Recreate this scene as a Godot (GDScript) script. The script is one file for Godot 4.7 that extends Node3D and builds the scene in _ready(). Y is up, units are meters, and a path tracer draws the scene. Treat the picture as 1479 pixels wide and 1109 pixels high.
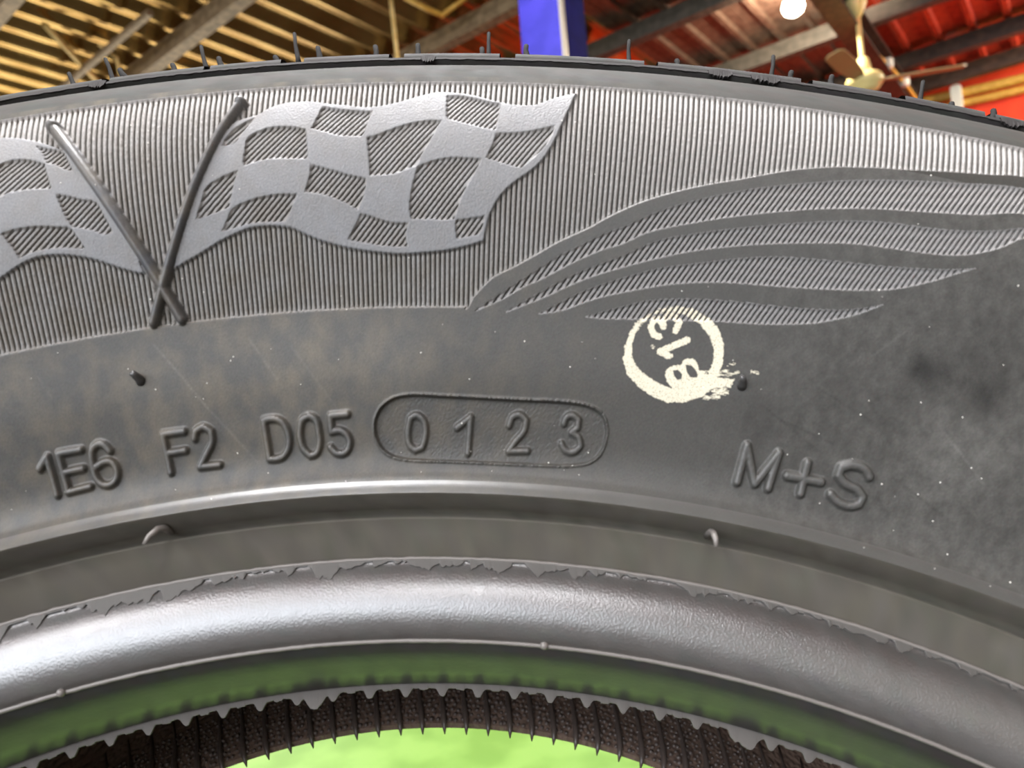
extends Node3D
# A car tyre leaning back in a workshop, seen from close by. Tyre shapes are in millimetres in the tyre's own
# axes (z = its axle, outwards; angle 0 = straight up); everything else is in metres.

const CAM_H := 0.5474          # the camera above the workshop floor
const ROOF := 3.94
const ROOM_TURN := -38.5        # degrees: the workshop is built askew to the view
const A0 := -28.0               # degrees of the sidewall that are built as fine relief
const A1 := 25.0
const RIB := 0.1758             # degrees from rib to rib

var prof_r := PackedFloat32Array()
var prof_z := PackedFloat32Array()
var ztab := PackedFloat32Array()
var M := {}
var taken := {}
var noise := FastNoiseLite.new()
var room: Basis


func _ready():
	var cam := Camera3D.new()
	cam.name = "camera"
	cam.position = Vector3(0, CAM_H, 0)
	cam.basis = Basis(Vector3.RIGHT, deg_to_rad(3.0)) * Basis(Vector3.BACK, deg_to_rad(-4.5))
	var lens := CameraAttributesPhysical.new()
	lens.frustum_focal_length = 33.633
	lens.frustum_focus_distance = 0.155
	lens.frustum_near = 0.01
	lens.frustum_far = 200.0
	lens.exposure_aperture = 34.0
	cam.attributes = lens
	add_child(cam)
	cam.fov = 54.98
	cam.near = 0.01
	cam.current = true
	var env := Environment.new()
	env.background_mode = Environment.BG_SKY
	var sky := Sky.new()
	var psm := ProceduralSkyMaterial.new()
	psm.sky_top_color = Color(0.82, 0.88, 0.98)
	psm.sky_horizon_color = Color(0.92, 0.95, 1.0)
	psm.ground_bottom_color = Color(0.45, 0.43, 0.4)
	psm.ground_horizon_color = Color(0.7, 0.69, 0.66)
	psm.sky_energy_multiplier = 1.2
	psm.ground_energy_multiplier = 1.2
	sky.sky_material = psm
	env.sky = sky
	env.tonemap_mode = Environment.TONE_MAPPER_LINEAR
	env.tonemap_exposure = 1.0
	env.sdfgi_enabled = true
	env.ssao_enabled = true
	env.ssil_enabled = true
	var we := WorldEnvironment.new()
	we.name = "world"
	we.environment = env
	add_child(we)
	room = Basis(Vector3.UP, deg_to_rad(ROOM_TURN))
	make_materials()
	added_roof_light(-0.55, 0.2, 2.4, 60.0)
	added_roof_light(2.43, -3.05, 2.0, 17.0)
	added_roof_light(0.04, -4.06, 2.0, 17.0)
	daylight(at(-9.0, 1.7, 4.0), room * Basis(Vector3.UP, -PI / 2) * Basis(Vector3.RIGHT, 0.12), Vector2(6.6, 2.8), 20.0, Color(1.0, 0.96, 0.86))
	daylight(at(0.0, 2.5, -5.6), room, Vector2(9.0, 2.2), 75.0, Color(0.95, 0.97, 1.0))
	workshop()
	tyre()


# ------------------------------------------------------------------ helpers
func numbered(n: String) -> String:
	if not taken.has(n):
		taken[n] = 0
		return n
	taken[n] += 1
	return "%s_%03d" % [n, taken[n]]


func put(n: String, mesh: Mesh, m: Material, parent: Node) -> MeshInstance3D:
	var o := MeshInstance3D.new()
	o.name = numbered(n) if parent == self else n
	o.mesh = mesh
	o.material_override = m
	parent.add_child(o, true)
	return o


func thing(n: String, label: String, category: String, at := Vector3.ZERO, group := "") -> Node3D:
	var o := Node3D.new()
	o.name = numbered(n)
	add_child(o, true)
	o.position = at
	return tag(o, label, category, group)


func tag(o: Node3D, label: String, category: String, group := "", kind := "") -> Node3D:
	o.set_meta("label", label)
	o.set_meta("category", category)
	if group:
		o.set_meta("group", group)
	if kind:
		o.set_meta("kind", kind)
	return o


func structure(n: String, label: String, category: String) -> Node3D:
	var o := thing(n, label, category)
	o.set_meta("kind", "structure")
	return o


func at(v: float, y: float, u: float) -> Vector3:      # workshop axes: u along the roof sheets away from the door, v across
	return room * Vector3(v, y, -u)


func noise_tex(freq: float, kind: int, lo: Color, hi: Color, octaves := 4, from := 0.0, to := 1.0, sd := 1) -> NoiseTexture2D:
	var n := FastNoiseLite.new()
	n.noise_type = kind
	n.frequency = freq
	n.fractal_octaves = octaves
	n.seed = sd
	var t := NoiseTexture2D.new()
	t.width = 512
	t.height = 512
	t.seamless = true
	t.noise = n
	var g := Gradient.new()
	g.set_color(0, lo)
	g.set_color(1, hi)
	g.set_offset(0, from)
	g.set_offset(1, to)
	t.color_ramp = g
	return t


func mat(c: Color, rough := 0.6, metal := 0.0) -> StandardMaterial3D:
	var m := StandardMaterial3D.new()
	m.albedo_color = c
	m.roughness = rough
	m.metallic = metal
	return m


func worn(c: Color, c2: Color, rough: float, metal: float, scale: float, freq := 0.01, sd := 3) -> StandardMaterial3D:
	var m := mat(Color.WHITE, rough, metal)
	m.albedo_texture = noise_tex(freq, FastNoiseLite.TYPE_SIMPLEX_SMOOTH, c, c2, 5, 0.3, 0.7, sd)
	m.uv1_triplanar = true
	m.uv1_world_triplanar = true
	m.uv1_scale = Vector3.ONE * scale
	return m


func rubber(rough: float, grain: float, spec := 0.5, tint := Color.WHITE) -> StandardMaterial3D:
	var m := mat(tint, rough)
	m.vertex_color_use_as_albedo = true
	m.metallic_specular = spec
	m.uv1_triplanar = true
	m.uv1_scale = Vector3.ONE * 14.0
	m.heightmap_enabled = true
	m.heightmap_texture = M_grain
	m.heightmap_scale = grain
	m.roughness_texture = M_gloss
	m.roughness_texture_channel = BaseMaterial3D.TEXTURE_CHANNEL_RED
	return m


var M_grain: NoiseTexture2D
var M_gloss: NoiseTexture2D


func make_materials():
	noise.noise_type = FastNoiseLite.TYPE_SIMPLEX_SMOOTH
	noise.seed = 11
	noise.frequency = 1.0
	noise.fractal_octaves = 3
	M_grain = noise_tex(0.11, FastNoiseLite.TYPE_SIMPLEX_SMOOTH, Color.BLACK, Color.WHITE, 5, 0.2, 0.8, 5)
	M_gloss = noise_tex(0.02, FastNoiseLite.TYPE_SIMPLEX_SMOOTH, Color(0.88, 0.88, 0.88), Color.WHITE, 5, 0.25, 0.75, 8)
	M.rubber = rubber(0.44, 0.0012, 0.36)
	M.matte = rubber(0.66, 0.004)
	M.matte.uv1_scale = Vector3.ONE * 36.0
	M.bead = rubber(0.35, 0.0032, 1.0)
	M.bead.uv1_scale = Vector3.ONE * 36.0
	M.bead.clearcoat_enabled = true
	M.bead.clearcoat = 0.8
	M.bead.clearcoat_roughness = 0.3
	M.band = rubber(0.85, 0.002, 0.25)
	M.seat = rubber(0.4, 0.0012, 0.4)
	M.gloss = rubber(0.4, 0.0015, 0.85)
	M.lip = rubber(0.5, 0.002)
	M.plain = mat(Color(0.22, 0.22, 0.22), 0.55)
	M.flash = mat(Color(0.42, 0.4, 0.38), 0.45)
	M.lip_plain = mat(Color(0.17, 0.16, 0.155), 0.8)
	M.lip_plain.metallic_specular = 0.2
	M.hair = mat(Color(0.15, 0.145, 0.14), 0.45)
	M.hair.roughness = 0.85
	M.hair.metallic_specular = 0.15
	M.nub = mat(Color(0.22, 0.215, 0.21), 0.35)
	M.flake = mat(Color(0.3, 0.29, 0.275), 0.6)
	M.toe = mat(Color(0.33, 0.315, 0.3), 0.6)
	M.toe.metallic_specular = 0.3
	M.liner = mat(Color(0.4, 0.33, 0.29), 0.35)
	M.liner.uv1_triplanar = true
	M.liner.uv1_scale = Vector3.ONE * 24.0
	M.liner.heightmap_enabled = true
	M.liner.heightmap_texture = noise_tex(0.045, FastNoiseLite.TYPE_CELLULAR, Color.WHITE, Color.BLACK, 1, 0.0, 0.6, 4)
	M.liner.heightmap_scale = 0.06
	M.liner_rib = mat(Color(0.3, 0.26, 0.24), 0.35)
	M.paint = mat(Color(0.76, 0.735, 0.65), 0.85)
	M.speck = mat(Color(0.85, 0.84, 0.8), 0.8)
	M.floor = worn(Color(0.34, 0.46, 0.19), Color(0.4, 0.52, 0.24), 0.45, 0.0, 1.2, 0.012)
	M.concrete = worn(Color(0.21, 0.2, 0.19), Color(0.27, 0.26, 0.25), 0.7, 0.0, 0.8)
	M.roof = worn(Color(0.66, 0.53, 0.31), Color(0.76, 0.64, 0.41), 0.2, 0.9, 0.5, 0.008, 7)
	M.roof_rust = worn(Color(0.31, 0.235, 0.195), Color(0.4, 0.31, 0.26), 0.28, 0.35, 0.9, 0.02, 9)
	M.roof_red = worn(Color(0.6, 0.16, 0.08), Color(0.72, 0.24, 0.13), 0.4, 0.15, 0.9, 0.02, 9)
	M.steel_brown = worn(Color(0.42, 0.35, 0.27), Color(0.56, 0.48, 0.38), 0.5, 0.2, 2.0)
	M.steel_dark = worn(Color(0.2, 0.15, 0.12), Color(0.3, 0.23, 0.18), 0.6, 0.1, 2.0)
	M.steel_grey = worn(Color(0.25, 0.23, 0.2), Color(0.33, 0.3, 0.27), 0.5, 0.2, 2.0)
	M.orange = worn(Color(0.85, 0.2, 0.06), Color(0.92, 0.27, 0.1), 0.6, 0.0, 0.7)
	M.wall = worn(Color(0.62, 0.6, 0.55), Color(0.7, 0.68, 0.63), 0.8, 0.0, 0.7)
	M.blue = worn(Color(0.15, 0.14, 0.5), Color(0.2, 0.18, 0.58), 0.35, 0.0, 1.5)
	M.navy = worn(Color(0.05, 0.05, 0.26), Color(0.07, 0.07, 0.32), 0.8, 0.0, 1.5)  # column blue darkened to hold the shade of its recess
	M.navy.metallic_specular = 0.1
	M.zinc = mat(Color(0.62, 0.58, 0.52), 0.4, 0.6)
	M.cream = mat(Color(0.95, 0.87, 0.6), 0.4)
	M.blade = mat(Color(0.72, 0.62, 0.42), 0.5)
	M.yellow = worn(Color(0.75, 0.55, 0.2), Color(0.85, 0.66, 0.3), 0.5, 0.0, 3.0)
	M.white = mat(Color(0.92, 0.9, 0.85), 0.5)
	M.wood = worn(Color(0.85, 0.7, 0.42), Color(0.92, 0.8, 0.55), 0.6, 0.0, 4.0)
	M.glow = mat(Color(1, 1, 1), 0.5)  # glowing face of the added roof panels
	M.glow.emission_enabled = true
	M.glow.emission = Color(1.0, 1.0, 0.98)
	M.glow.emission_energy_multiplier = 3.0
	M.bulb = mat(Color(1, 1, 1), 0.5)
	M.bulb.emission_enabled = true
	M.bulb.emission = Color(1.0, 0.96, 0.86)
	M.bulb.emission_energy_multiplier = 12.0


func quad(st: SurfaceTool, a: Vector3, b: Vector3, d: Vector3, e: Vector3):
	for p in [a, b, d, a, d, e]:
		st.add_vertex(p)


# A closed outline (x, y) pushed along z from z0 to z1, flat sided; the outline runs anticlockwise.
func extrude(pts: PackedVector2Array, z0: float, z1: float) -> ArrayMesh:
	var st := SurfaceTool.new()
	st.begin(Mesh.PRIMITIVE_TRIANGLES)
	st.set_smooth_group(-1)
	var n := pts.size()
	for i in n:
		var a := pts[i]
		var b := pts[(i + 1) % n]
		quad(st, Vector3(a.x, a.y, z0), Vector3(a.x, a.y, z1), Vector3(b.x, b.y, z1), Vector3(b.x, b.y, z0))
	var tri := Geometry2D.triangulate_polygon(pts)
	for k in range(0, tri.size(), 3):
		var p := pts[tri[k]]
		var q := pts[tri[k + 1]]
		var r := pts[tri[k + 2]]
		if (q - p).cross(r - p) > 0:
			var w := q
			q = r
			r = w
		for v in [p, q, r]:
			st.add_vertex(Vector3(v.x, v.y, z1))
		for v in [p, r, q]:
			st.add_vertex(Vector3(v.x, v.y, z0))
	st.generate_normals()
	return st.commit()


func box_outline(w: float, h: float, c := 0.0) -> PackedVector2Array:
	var x := w / 2
	var y := h / 2
	if c <= 0:
		return PackedVector2Array([Vector2(-x, -y), Vector2(x, -y), Vector2(x, y), Vector2(-x, y)])
	return PackedVector2Array([Vector2(-x + c, -y), Vector2(x - c, -y), Vector2(x, -y + c), Vector2(x, y - c), Vector2(x - c, y), Vector2(-x + c, y), Vector2(-x, y - c), Vector2(-x, -y + c)])


# A round bar through points (metres) with a radius at each.
func tube(pts: PackedVector3Array, radii: PackedFloat32Array, sides := 8) -> ArrayMesh:
	var st := SurfaceTool.new()
	st.begin(Mesh.PRIMITIVE_TRIANGLES)
	var n := pts.size()
	var rings := []
	var up := Vector3(0.31, 0.57, 0.76)
	for i in n:
		var d := (pts[mini(i + 1, n - 1)] - pts[maxi(i - 1, 0)]).normalized()
		var x := d.cross(up).normalized()
		var y := d.cross(x)
		var ring := PackedVector3Array()
		for k in sides:
			var a := TAU * k / sides
			ring.append(pts[i] + (x * cos(a) + y * sin(a)) * radii[i])
		rings.append(ring)
	for i in n - 1:
		for k in sides:
			var k2 := (k + 1) % sides
			quad(st, rings[i][k], rings[i + 1][k], rings[i + 1][k2], rings[i][k2])
	for k in sides:
		var k2 := (k + 1) % sides
		st.add_vertex(pts[0])
		st.add_vertex(rings[0][k])
		st.add_vertex(rings[0][k2])
		st.add_vertex(pts[n - 1])
		st.add_vertex(rings[n - 1][k2])
		st.add_vertex(rings[n - 1][k])
	st.generate_normals()
	return st.commit()


# Turned shape: profile of (radius, height) round the y axis.
func turned(profile: Array, sides := 24) -> ArrayMesh:
	var st := SurfaceTool.new()
	st.begin(Mesh.PRIMITIVE_TRIANGLES)
	for i in profile.size() - 1:
		var a: Vector2 = profile[i]
		var b: Vector2 = profile[i + 1]
		for k in sides:
			var t0 := TAU * k / sides
			var t1 := TAU * (k + 1) / sides
			quad(st, Vector3(a.x * cos(t0), a.y, a.x * sin(t0)), Vector3(b.x * cos(t0), b.y, b.x * sin(t0)), Vector3(b.x * cos(t1), b.y, b.x * sin(t1)), Vector3(a.x * cos(t1), a.y, a.x * sin(t1)))
	st.generate_normals()
	return st.commit()


# ------------------------------------------------------------------ the workshop
func added_roof_light(v0: float, u0: float, long: float, energy: float):  # unseen glowing panel and area light, added for highlights on the tyre
	var root := structure("added_light_panel", "added glowing roof panel lighting the tyre, out of view", "added_roof_light")
	root.transform = Transform3D(room, at(v0, ROOF - 0.06, u0))
	put("glowing_sheet", extrude(box_outline(0.9, 0.02, 0.004), -long / 2, long / 2), M.glow, root)
	for s in [-1.0, 1.0]:
		var f := put("panel_bar", extrude(box_outline(0.05, 0.06, 0.008), -long / 2, long / 2), M.steel_grey, root)
		f.position.x = s * 0.475
	var l := AreaLight3D.new()
	l.name = "added_roof_glow"
	l.area_size = Vector2(0.9, long)
	l.light_energy = energy
	l.light_color = Color(0.99, 0.99, 1.0)
	l.area_normalize_energy = true
	l.shadow_enabled = true
	l.area_range = 30.0
	l.transform = Transform3D(room * Basis(Vector3.RIGHT, -PI / 2), at(v0, ROOF - 0.09, u0))
	add_child(l)


func daylight(where: Vector3, turn: Basis, size: Vector2, energy: float, color: Color):      # added area light that boosts the glow of an open doorway
	var l := AreaLight3D.new()
	l.name = "added_doorway_light"
	l.area_size = size
	l.light_energy = energy
	l.light_color = color
	l.area_normalize_energy = true
	l.shadow_enabled = true
	l.area_range = 40.0
	l.transform = Transform3D(turn, where)
	add_child(l)


func room_part(o: Node3D, v: float, y: float, u: float):
	o.transform = Transform3D(room, at(v, y, u))


func workshop():
	# shell
	var fl := put("floor", extrude(box_outline(15.0, 0.2), -9.6, 9.0), M.concrete, self)
	room_part(fl, -2.0, -0.1, 0)
	tag(fl, "grey concrete workshop floor round the green bay", "floor", "", "structure")
	var bay := put("trim_1", extrude(box_outline(3.4, 0.004), -3.8, -0.2), M.floor, self)
	bay.position = Vector3(-0.2, 0.002, 0)
	tag(bay, "bright green painted floor bay seen through the wheel opening", "floor", "", "structure")
	var wb := put("wall_back", extrude(box_outline(14.4, 4.0), -0.1, 0.1), M.orange, self)
	room_part(wb, -2.0, 1.93, 9.5)
	tag(wb, "orange red wall under the roof edge at the far end", "wall", "", "structure")
	var wr := put("wall_right", extrude(box_outline(0.2, 4.0), -9.6, 6.0), M.wall, self)
	room_part(wr, 5.2, 1.93, 0)
	tag(wr, "pale workshop wall beyond the right edge of the view", "wall", "", "structure")
	var wl := structure("wall_left", "pale workshop wall with a wide doorway beyond the left edge", "wall")
	room_part(wl, -9.2, 0, 0)
	var parts := [[9.6, 7.5, 0.0, 4.0], [7.5, 0.5, 3.2, 4.0], [0.5, -6.0, 0.0, 4.0]]
	for p in parts:
		var o := put("wall_section", extrude(box_outline(0.2, p[3] - p[2]), -p[0], -p[1]), M.wall, wl)
		o.position.y = (p[2] + p[3]) / 2 - 0.06
	# roof sheets: each a trapezoid-ribbed strip as long as the roof
	var ceiling := structure("ceiling", "ribbed metal roof, brassy on one side and red on the other", "roof")
	var sheet := sheet_outline()
	var brass := extrude(sheet, -9.6, 6.0)
	var wavy := extrude(wave_outline(), -9.6, 6.0)
	for k in 18:
		var v := -9.0 + 0.84 * k
		var o := put("roof_sheet", wavy if v < -3.5 else brass, M.roof if v < -3.5 else (M.roof_rust if v < -1.9 else M.roof_red), ceiling)
		room_part(o, v, ROOF, 0)
		o.set_meta("label", "brassy roof sheet" if v < -3.5 else ("rust brown roof sheet" if v < -1.9 else "red roof sheet"))
	var front := put("wall_front", extrude(box_outline(0.2, 4.0), -0.0, 4.0), M.wall, self)  # unseen piece added to control light from the front opening
	front.transform = Transform3D(room * Basis(Vector3.UP, PI / 2), at(-9.2, 1.93, -5.9))
	tag(front, "pale wall behind the camera, added to narrow the light of the front opening", "wall", "", "structure")
	var yard := put("floor_outside", extrude(box_outline(70.0, 0.2), 9.05, 40.0), M.concrete, self)
	room_part(yard, -2.0, -0.12, 0)
	tag(yard, "concrete yard in front of the workshop, behind the camera", "ground", "", "structure")
	var shop := structure("added_building", "unseen building across the yard, added to darken low reflections", "building")  # added so the sidewall reflects something darker near the horizon
	room_part(shop, -2.0, 0, -24.0)
	put("facade", extrude(box_outline(60.0, 7.6), 0.0, 6.0), M.wall, shop).position.y = 3.8
	put("roof_edge", extrude(box_outline(61.0, 0.4, 0.05), -0.6, 6.0), M.steel_dark, shop).position.y = 7.8
	# purlins
	var cee := PackedVector2Array([Vector2(-0.05, -0.075), Vector2(0.05, -0.075), Vector2(0.05, -0.045), Vector2(0.042, -0.045), Vector2(0.042, -0.067), Vector2(-0.042, -0.067), Vector2(-0.042, 0.067), Vector2(0.05, 0.067), Vector2(0.05, 0.075), Vector2(-0.05, 0.075)])
	var cmesh := extrude(cee, -7.2, 7.2)
	var us := [-4.6, -3.3, -2.0, -0.7, 0.6, 1.9, 3.04, 4.6, 5.77, 7.1, 8.33, 9.1]
	var say := {3.04: "wide grey brown roof beam above the left end of the tyre", 4.6: "brown roof beam just left of the blue post", 5.77: "roof beam just right of the blue post", 7.1: "grey roof beam passing behind the hanging lamp", 8.33: "dark roof beam crossing the red sheets right of the fan rod", 9.1: "dark last roof beam just above the orange wall"}
	for u in us:
		var o := put("roof_purlin", cmesh, M.steel_dark if u > 8.0 else (M.steel_brown if u < 5.0 else M.steel_grey), self)
		o.transform = Transform3D(room * Basis(Vector3.UP, PI / 2), at(-2.0, ROOF - 0.08, u))
		tag(o, say.get(u, "roof beam across the sheets above or behind the camera"), "beam", "" if say.has(u) else "roof beams out of view", "structure")
	var small := put("roof_brace", extrude(box_outline(0.05, 0.05, 0.008), -0.8, 0.9), M.steel_brown, self)
	small.transform = Transform3D(room * Basis(Vector3.UP, PI / 2), at(-6.2, ROOF - 0.11, 2.66))
	tag(small, "short thin brown brace left of the wide roof beam", "brace", "", "structure")
	# rafter along the sheets with its cable
	var ibeam := PackedVector2Array([Vector2(-0.09, -0.11), Vector2(0.09, -0.11), Vector2(0.09, -0.095), Vector2(0.012, -0.095), Vector2(0.012, 0.095), Vector2(0.09, 0.095), Vector2(0.09, 0.11), Vector2(-0.09, 0.11), Vector2(-0.09, 0.095), Vector2(-0.012, 0.095), Vector2(-0.012, -0.095), Vector2(-0.09, -0.095)])
	var raf := put("roof_rafter", extrude(ibeam, -9.35, -5.3), M.steel_dark, self)
	room_part(raf, -1.36, ROOF - 0.27, 0)
	tag(raf, "dark rust brown rafter behind the fan rod, along the sheets", "beam", "", "structure")
	var cab := thing("loose_cable", "yellowish cable with clips running down the dark rafter", "cable")
	var pts := PackedVector3Array()
	var rad := PackedFloat32Array()
	for p in [[-1.42, 3.66, 6.2], [-1.40, 3.62, 6.7], [-1.33, 3.63, 7.2], [-1.28, 3.62, 7.7], [-1.25, 3.62, 8.3], [-1.22, 3.56, 8.8], [-1.21, 3.6, 8.95]]:
		pts.append(at(p[0], p[1], p[2]))
		rad.append(0.018)
	put("cable_run", tube(pts, rad), M.yellow, cab)
	for p in [[-1.28, 3.62, 7.62], [-1.25, 3.62, 8.2]]:
		var clip := put("cable_clip", turned([Vector2(0, -0.04), Vector2(0.045, -0.04), Vector2(0.05, -0.03), Vector2(0.05, 0.03), Vector2(0.045, 0.04), Vector2(0, 0.04)], 12), M.white, cab)
		clip.position = at(p[0], p[1], p[2])
	# conduits on the orange wall
	var con := thing("conduit", "pair of yellow conduits clipped along the top of the orange wall", "conduit")
	con.basis = room
	for k in 2:
		var cp := PackedVector3Array()
		var cr := PackedFloat32Array()
		for q in 9:
			var v := -3.3 + q * 0.55
			cp.append(Vector3(v, CAM_H + 3.15 - 0.061 * (v + 0.37) - 0.115 * k + 0.005 * sin(q * 2.0), -9.33))
			cr.append(0.05 - 0.008 * k)
		put("conduit_run", tube(cp, cr, 10), M.yellow, con)
	var cl := put("conduit_clip", extrude(box_outline(0.1, 0.26, 0.02), -0.03, 0.03), M.white, con)
	cl.position = Vector3(-0.93, CAM_H + 3.13, -9.27)
	cl.set_meta("label", "white clip")
	# blue two-post lift column
	var post := thing("lift_column", "tall blue steel vehicle lift column behind the tyre", "lift column")
	var pb := Basis(Vector3.UP, deg_to_rad(-29.0))
	post.transform = Transform3D(pb, Vector3(0.345, 0, -3.25))
	put("column_face", extrude_up(box_outline(0.2, 0.012, 0.003), 0.02, 3.0, Vector2(-0.1, 0.0)), M.blue, post)
	put("shaded_recess", extrude_up(box_outline(0.03, 0.26, 0.006), 0.3, 2.9, Vector2(-0.004, -0.16)), M.navy, post).set_meta("label", "column recess with its shade put into a dark navy colour")  # stands for the channel recess, its shade painted in navy
	put("column_back", extrude_up(box_outline(0.2, 0.012, 0.003), 0.02, 3.0, Vector2(-0.1, -0.3)), M.blue, post)
	put("edge_strip", extrude_up(box_outline(0.026, 0.03, 0.005), 0.02, 3.0, Vector2(0.006, -0.012)), M.zinc, post)
	put("base_plate", extrude_up(box_outline(0.5, 0.5, 0.02), 0.0, 0.02, Vector2(-0.08, -0.15)), M.blue, post)
	# fan
	var fan := thing("ceiling_fan", "cream ceiling fan hanging on a long rod above the tyre", "ceiling fan", at(-1.27, 0, 6.5))
	var fy := 3.09
	put("canopy", turned([Vector2(0, ROOF - 0.02), Vector2(0.07, ROOF - 0.02), Vector2(0.085, ROOF - 0.16), Vector2(0.075, ROOF - 0.22), Vector2(0.03, ROOF - 0.31), Vector2(0, ROOF - 0.31)]), M.cream, fan)
	put("rod", turned([Vector2(0, fy), Vector2(0.02, fy), Vector2(0.02, ROOF - 0.29), Vector2(0, ROOF - 0.29)], 12), M.cream, fan)
	put("coupling", turned([Vector2(0, fy + 0.05), Vector2(0.07, fy + 0.05), Vector2(0.06, fy + 0.1), Vector2(0.05, fy + 0.17), Vector2(0.035, fy + 0.19), Vector2(0, fy + 0.19)], 16), M.cream, fan)
	put("motor", turned([Vector2(0, fy - 0.1), Vector2(0.07, fy - 0.1), Vector2(0.11, fy - 0.07), Vector2(0.12, fy - 0.05), Vector2(0.13, fy - 0.045), Vector2(0.145, fy - 0.02), Vector2(0.145, fy + 0.0), Vector2(0.13, fy + 0.03), Vector2(0.08, fy + 0.06), Vector2(0, fy + 0.07)]), M.cream, fan)
	var bo := PackedVector2Array([Vector2(0.12, -0.03), Vector2(0.2, -0.055), Vector2(0.45, -0.075), Vector2(0.7, -0.07), Vector2(0.74, -0.04), Vector2(0.74, 0.04), Vector2(0.7, 0.07), Vector2(0.45, 0.075), Vector2(0.2, 0.055), Vector2(0.12, 0.03)])
	var bm := extrude(bo, -0.006, 0.006)
	for k in 3:
		var b := put("blade", bm, M.blade, fan)
		b.transform = Transform3D(Basis(Vector3.UP, deg_to_rad(-12.0 - 120.0 * k)) * Basis(Vector3.RIGHT, deg_to_rad(-78)), Vector3(0, fy - 0.01, 0))
	# lamp
	var lamp := thing("hanging_lamp", "round white lamp glowing under the roof left of the fan", "lamp", at(-1.664, 0, 6.138))
	put("lamp_cord", turned([Vector2(0, 3.85), Vector2(0.008, 3.85), Vector2(0.008, ROOF - 0.02), Vector2(0, ROOF - 0.02)], 8), M.white, lamp)
	put("lamp_cap", turned([Vector2(0, 3.85), Vector2(0.03, 3.85), Vector2(0.04, 3.83), Vector2(0, 3.83)], 16), M.white, lamp)
	var bulb := put("bulb", turned([Vector2(0, 3.66), Vector2(0.04, 3.665), Vector2(0.075, 3.69), Vector2(0.09, 3.73), Vector2(0.075, 3.78), Vector2(0.04, 3.83), Vector2(0, 3.84)], 20), M.bulb, lamp)
	bulb.set_meta("label", "glowing bulb")
	var om := OmniLight3D.new()
	om.name = "bulb_light"
	om.position = Vector3(0, 3.74, 0)
	om.light_energy = 4.0
	om.light_size = 0.08
	om.light_color = Color(1.0, 0.95, 0.85)
	om.omni_range = 30
	om.omni_attenuation = 2
	om.shadow_enabled = true
	lamp.add_child(om)
	# unseen lamp over the far right corner, added to brighten the orange wall
	var tl := thing("added_wall_lamp", "added lamp brightening the orange wall, over the far right corner out of view", "lamp")
	room_part(tl, 1.6, 3.6, 8.6)
	put("batten", extrude(box_outline(0.1, 0.06, 0.01), -0.6, 0.6), M.white, tl).position.y = 0.05
	put("tube", extrude(box_outline(0.04, 0.04, 0.012), -0.58, 0.58), M.bulb, tl)
	var al := AreaLight3D.new()
	al.name = "added_wall_light"
	al.area_size = Vector2(0.1, 1.1)
	al.light_energy = 18.0
	al.light_color = Color(1.0, 0.96, 0.88)
	al.area_normalize_energy = true
	al.shadow_enabled = true
	al.area_range = 30.0
	al.position = Vector3(-0.06, -0.02, 0)
	al.basis = Basis(Vector3.UP, PI / 2) * Basis(Vector3.RIGHT, -0.3)
	tl.add_child(al)
	# hanging bits on the left
	var stick := put("wooden_stick", tube(PackedVector3Array([at(-6.03, 3.86, 2.2), at(-6.7, 3.86, 2.86)]), PackedFloat32Array([0.022, 0.026]), 6), M.wood, self)
	tag(stick, "pale wooden stick lying across the roof beams at the far left", "stick")
	var rod := put("hanging_rod", tube(PackedVector3Array([at(-4.0, 3.92, 3.9), at(-4.05, 3.4, 3.98), at(-4.08, 2.6, 4.02)]), PackedFloat32Array([0.018, 0.018, 0.018]), 6), M.wood, self)
	tag(rod, "thin tan rod hanging down behind the tyre top, left of the blue post", "rod")
	var loop := put("loose_wire", tube(PackedVector3Array([at(-6.1, 3.88, 2.62), at(-6.1, 3.82, 2.76), at(-6.16, 3.72, 2.8), at(-6.22, 3.66, 2.95), at(-6.26, 3.7, 3.1), at(-6.22, 3.78, 3.24), at(-6.1, 3.8, 3.45), at(-6.0, 3.86, 3.7)]), PackedFloat32Array([0.012, 0.012, 0.012, 0.012, 0.014, 0.014, 0.014, 0.014]), 6), M.wood, self)
	tag(loop, "tan loose wire curling below the roof near the wooden stick", "wire")
	var vee := put("yellow_hook", tube(PackedVector3Array([at(-3.93, 3.9, 3.98), at(-3.85, 3.84, 4.15), at(-3.82, 3.83, 4.28), at(-3.72, 3.86, 4.3), at(-3.6, 3.9, 4.33)]), PackedFloat32Array([0.02, 0.02, 0.022, 0.02, 0.02]), 6), M.yellow, self)
	tag(vee, "bent yellow hook at the top edge between rod and blue post", "hook")


func extrude_up(o: PackedVector2Array, y0: float, y1: float, off: Vector2) -> ArrayMesh:
	# outline given as (x, z); turned so that it stands upright
	var flipped := PackedVector2Array()
	for p in o:
		flipped.append(Vector2(p.x + off.x, -(p.y + off.y)))
	flipped.reverse()
	var m := extrude(flipped, y0, y1)
	var st := SurfaceTool.new()
	st.append_from(m, 0, Transform3D(Basis(Vector3.RIGHT, -PI / 2), Vector3.ZERO))
	return st.commit()


func wave_outline() -> PackedVector2Array:
	var low := PackedVector2Array()
	for k in 49:
		low.append(Vector2(0.839 * k / 48.0, 0.066 - 0.03 * cos(TAU * k / 16.0)))
	var all := low.duplicate()
	for k in low.size():
		var p := low[low.size() - 1 - k]
		all.append(Vector2(p.x, p.y + 0.006))
	return all


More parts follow.
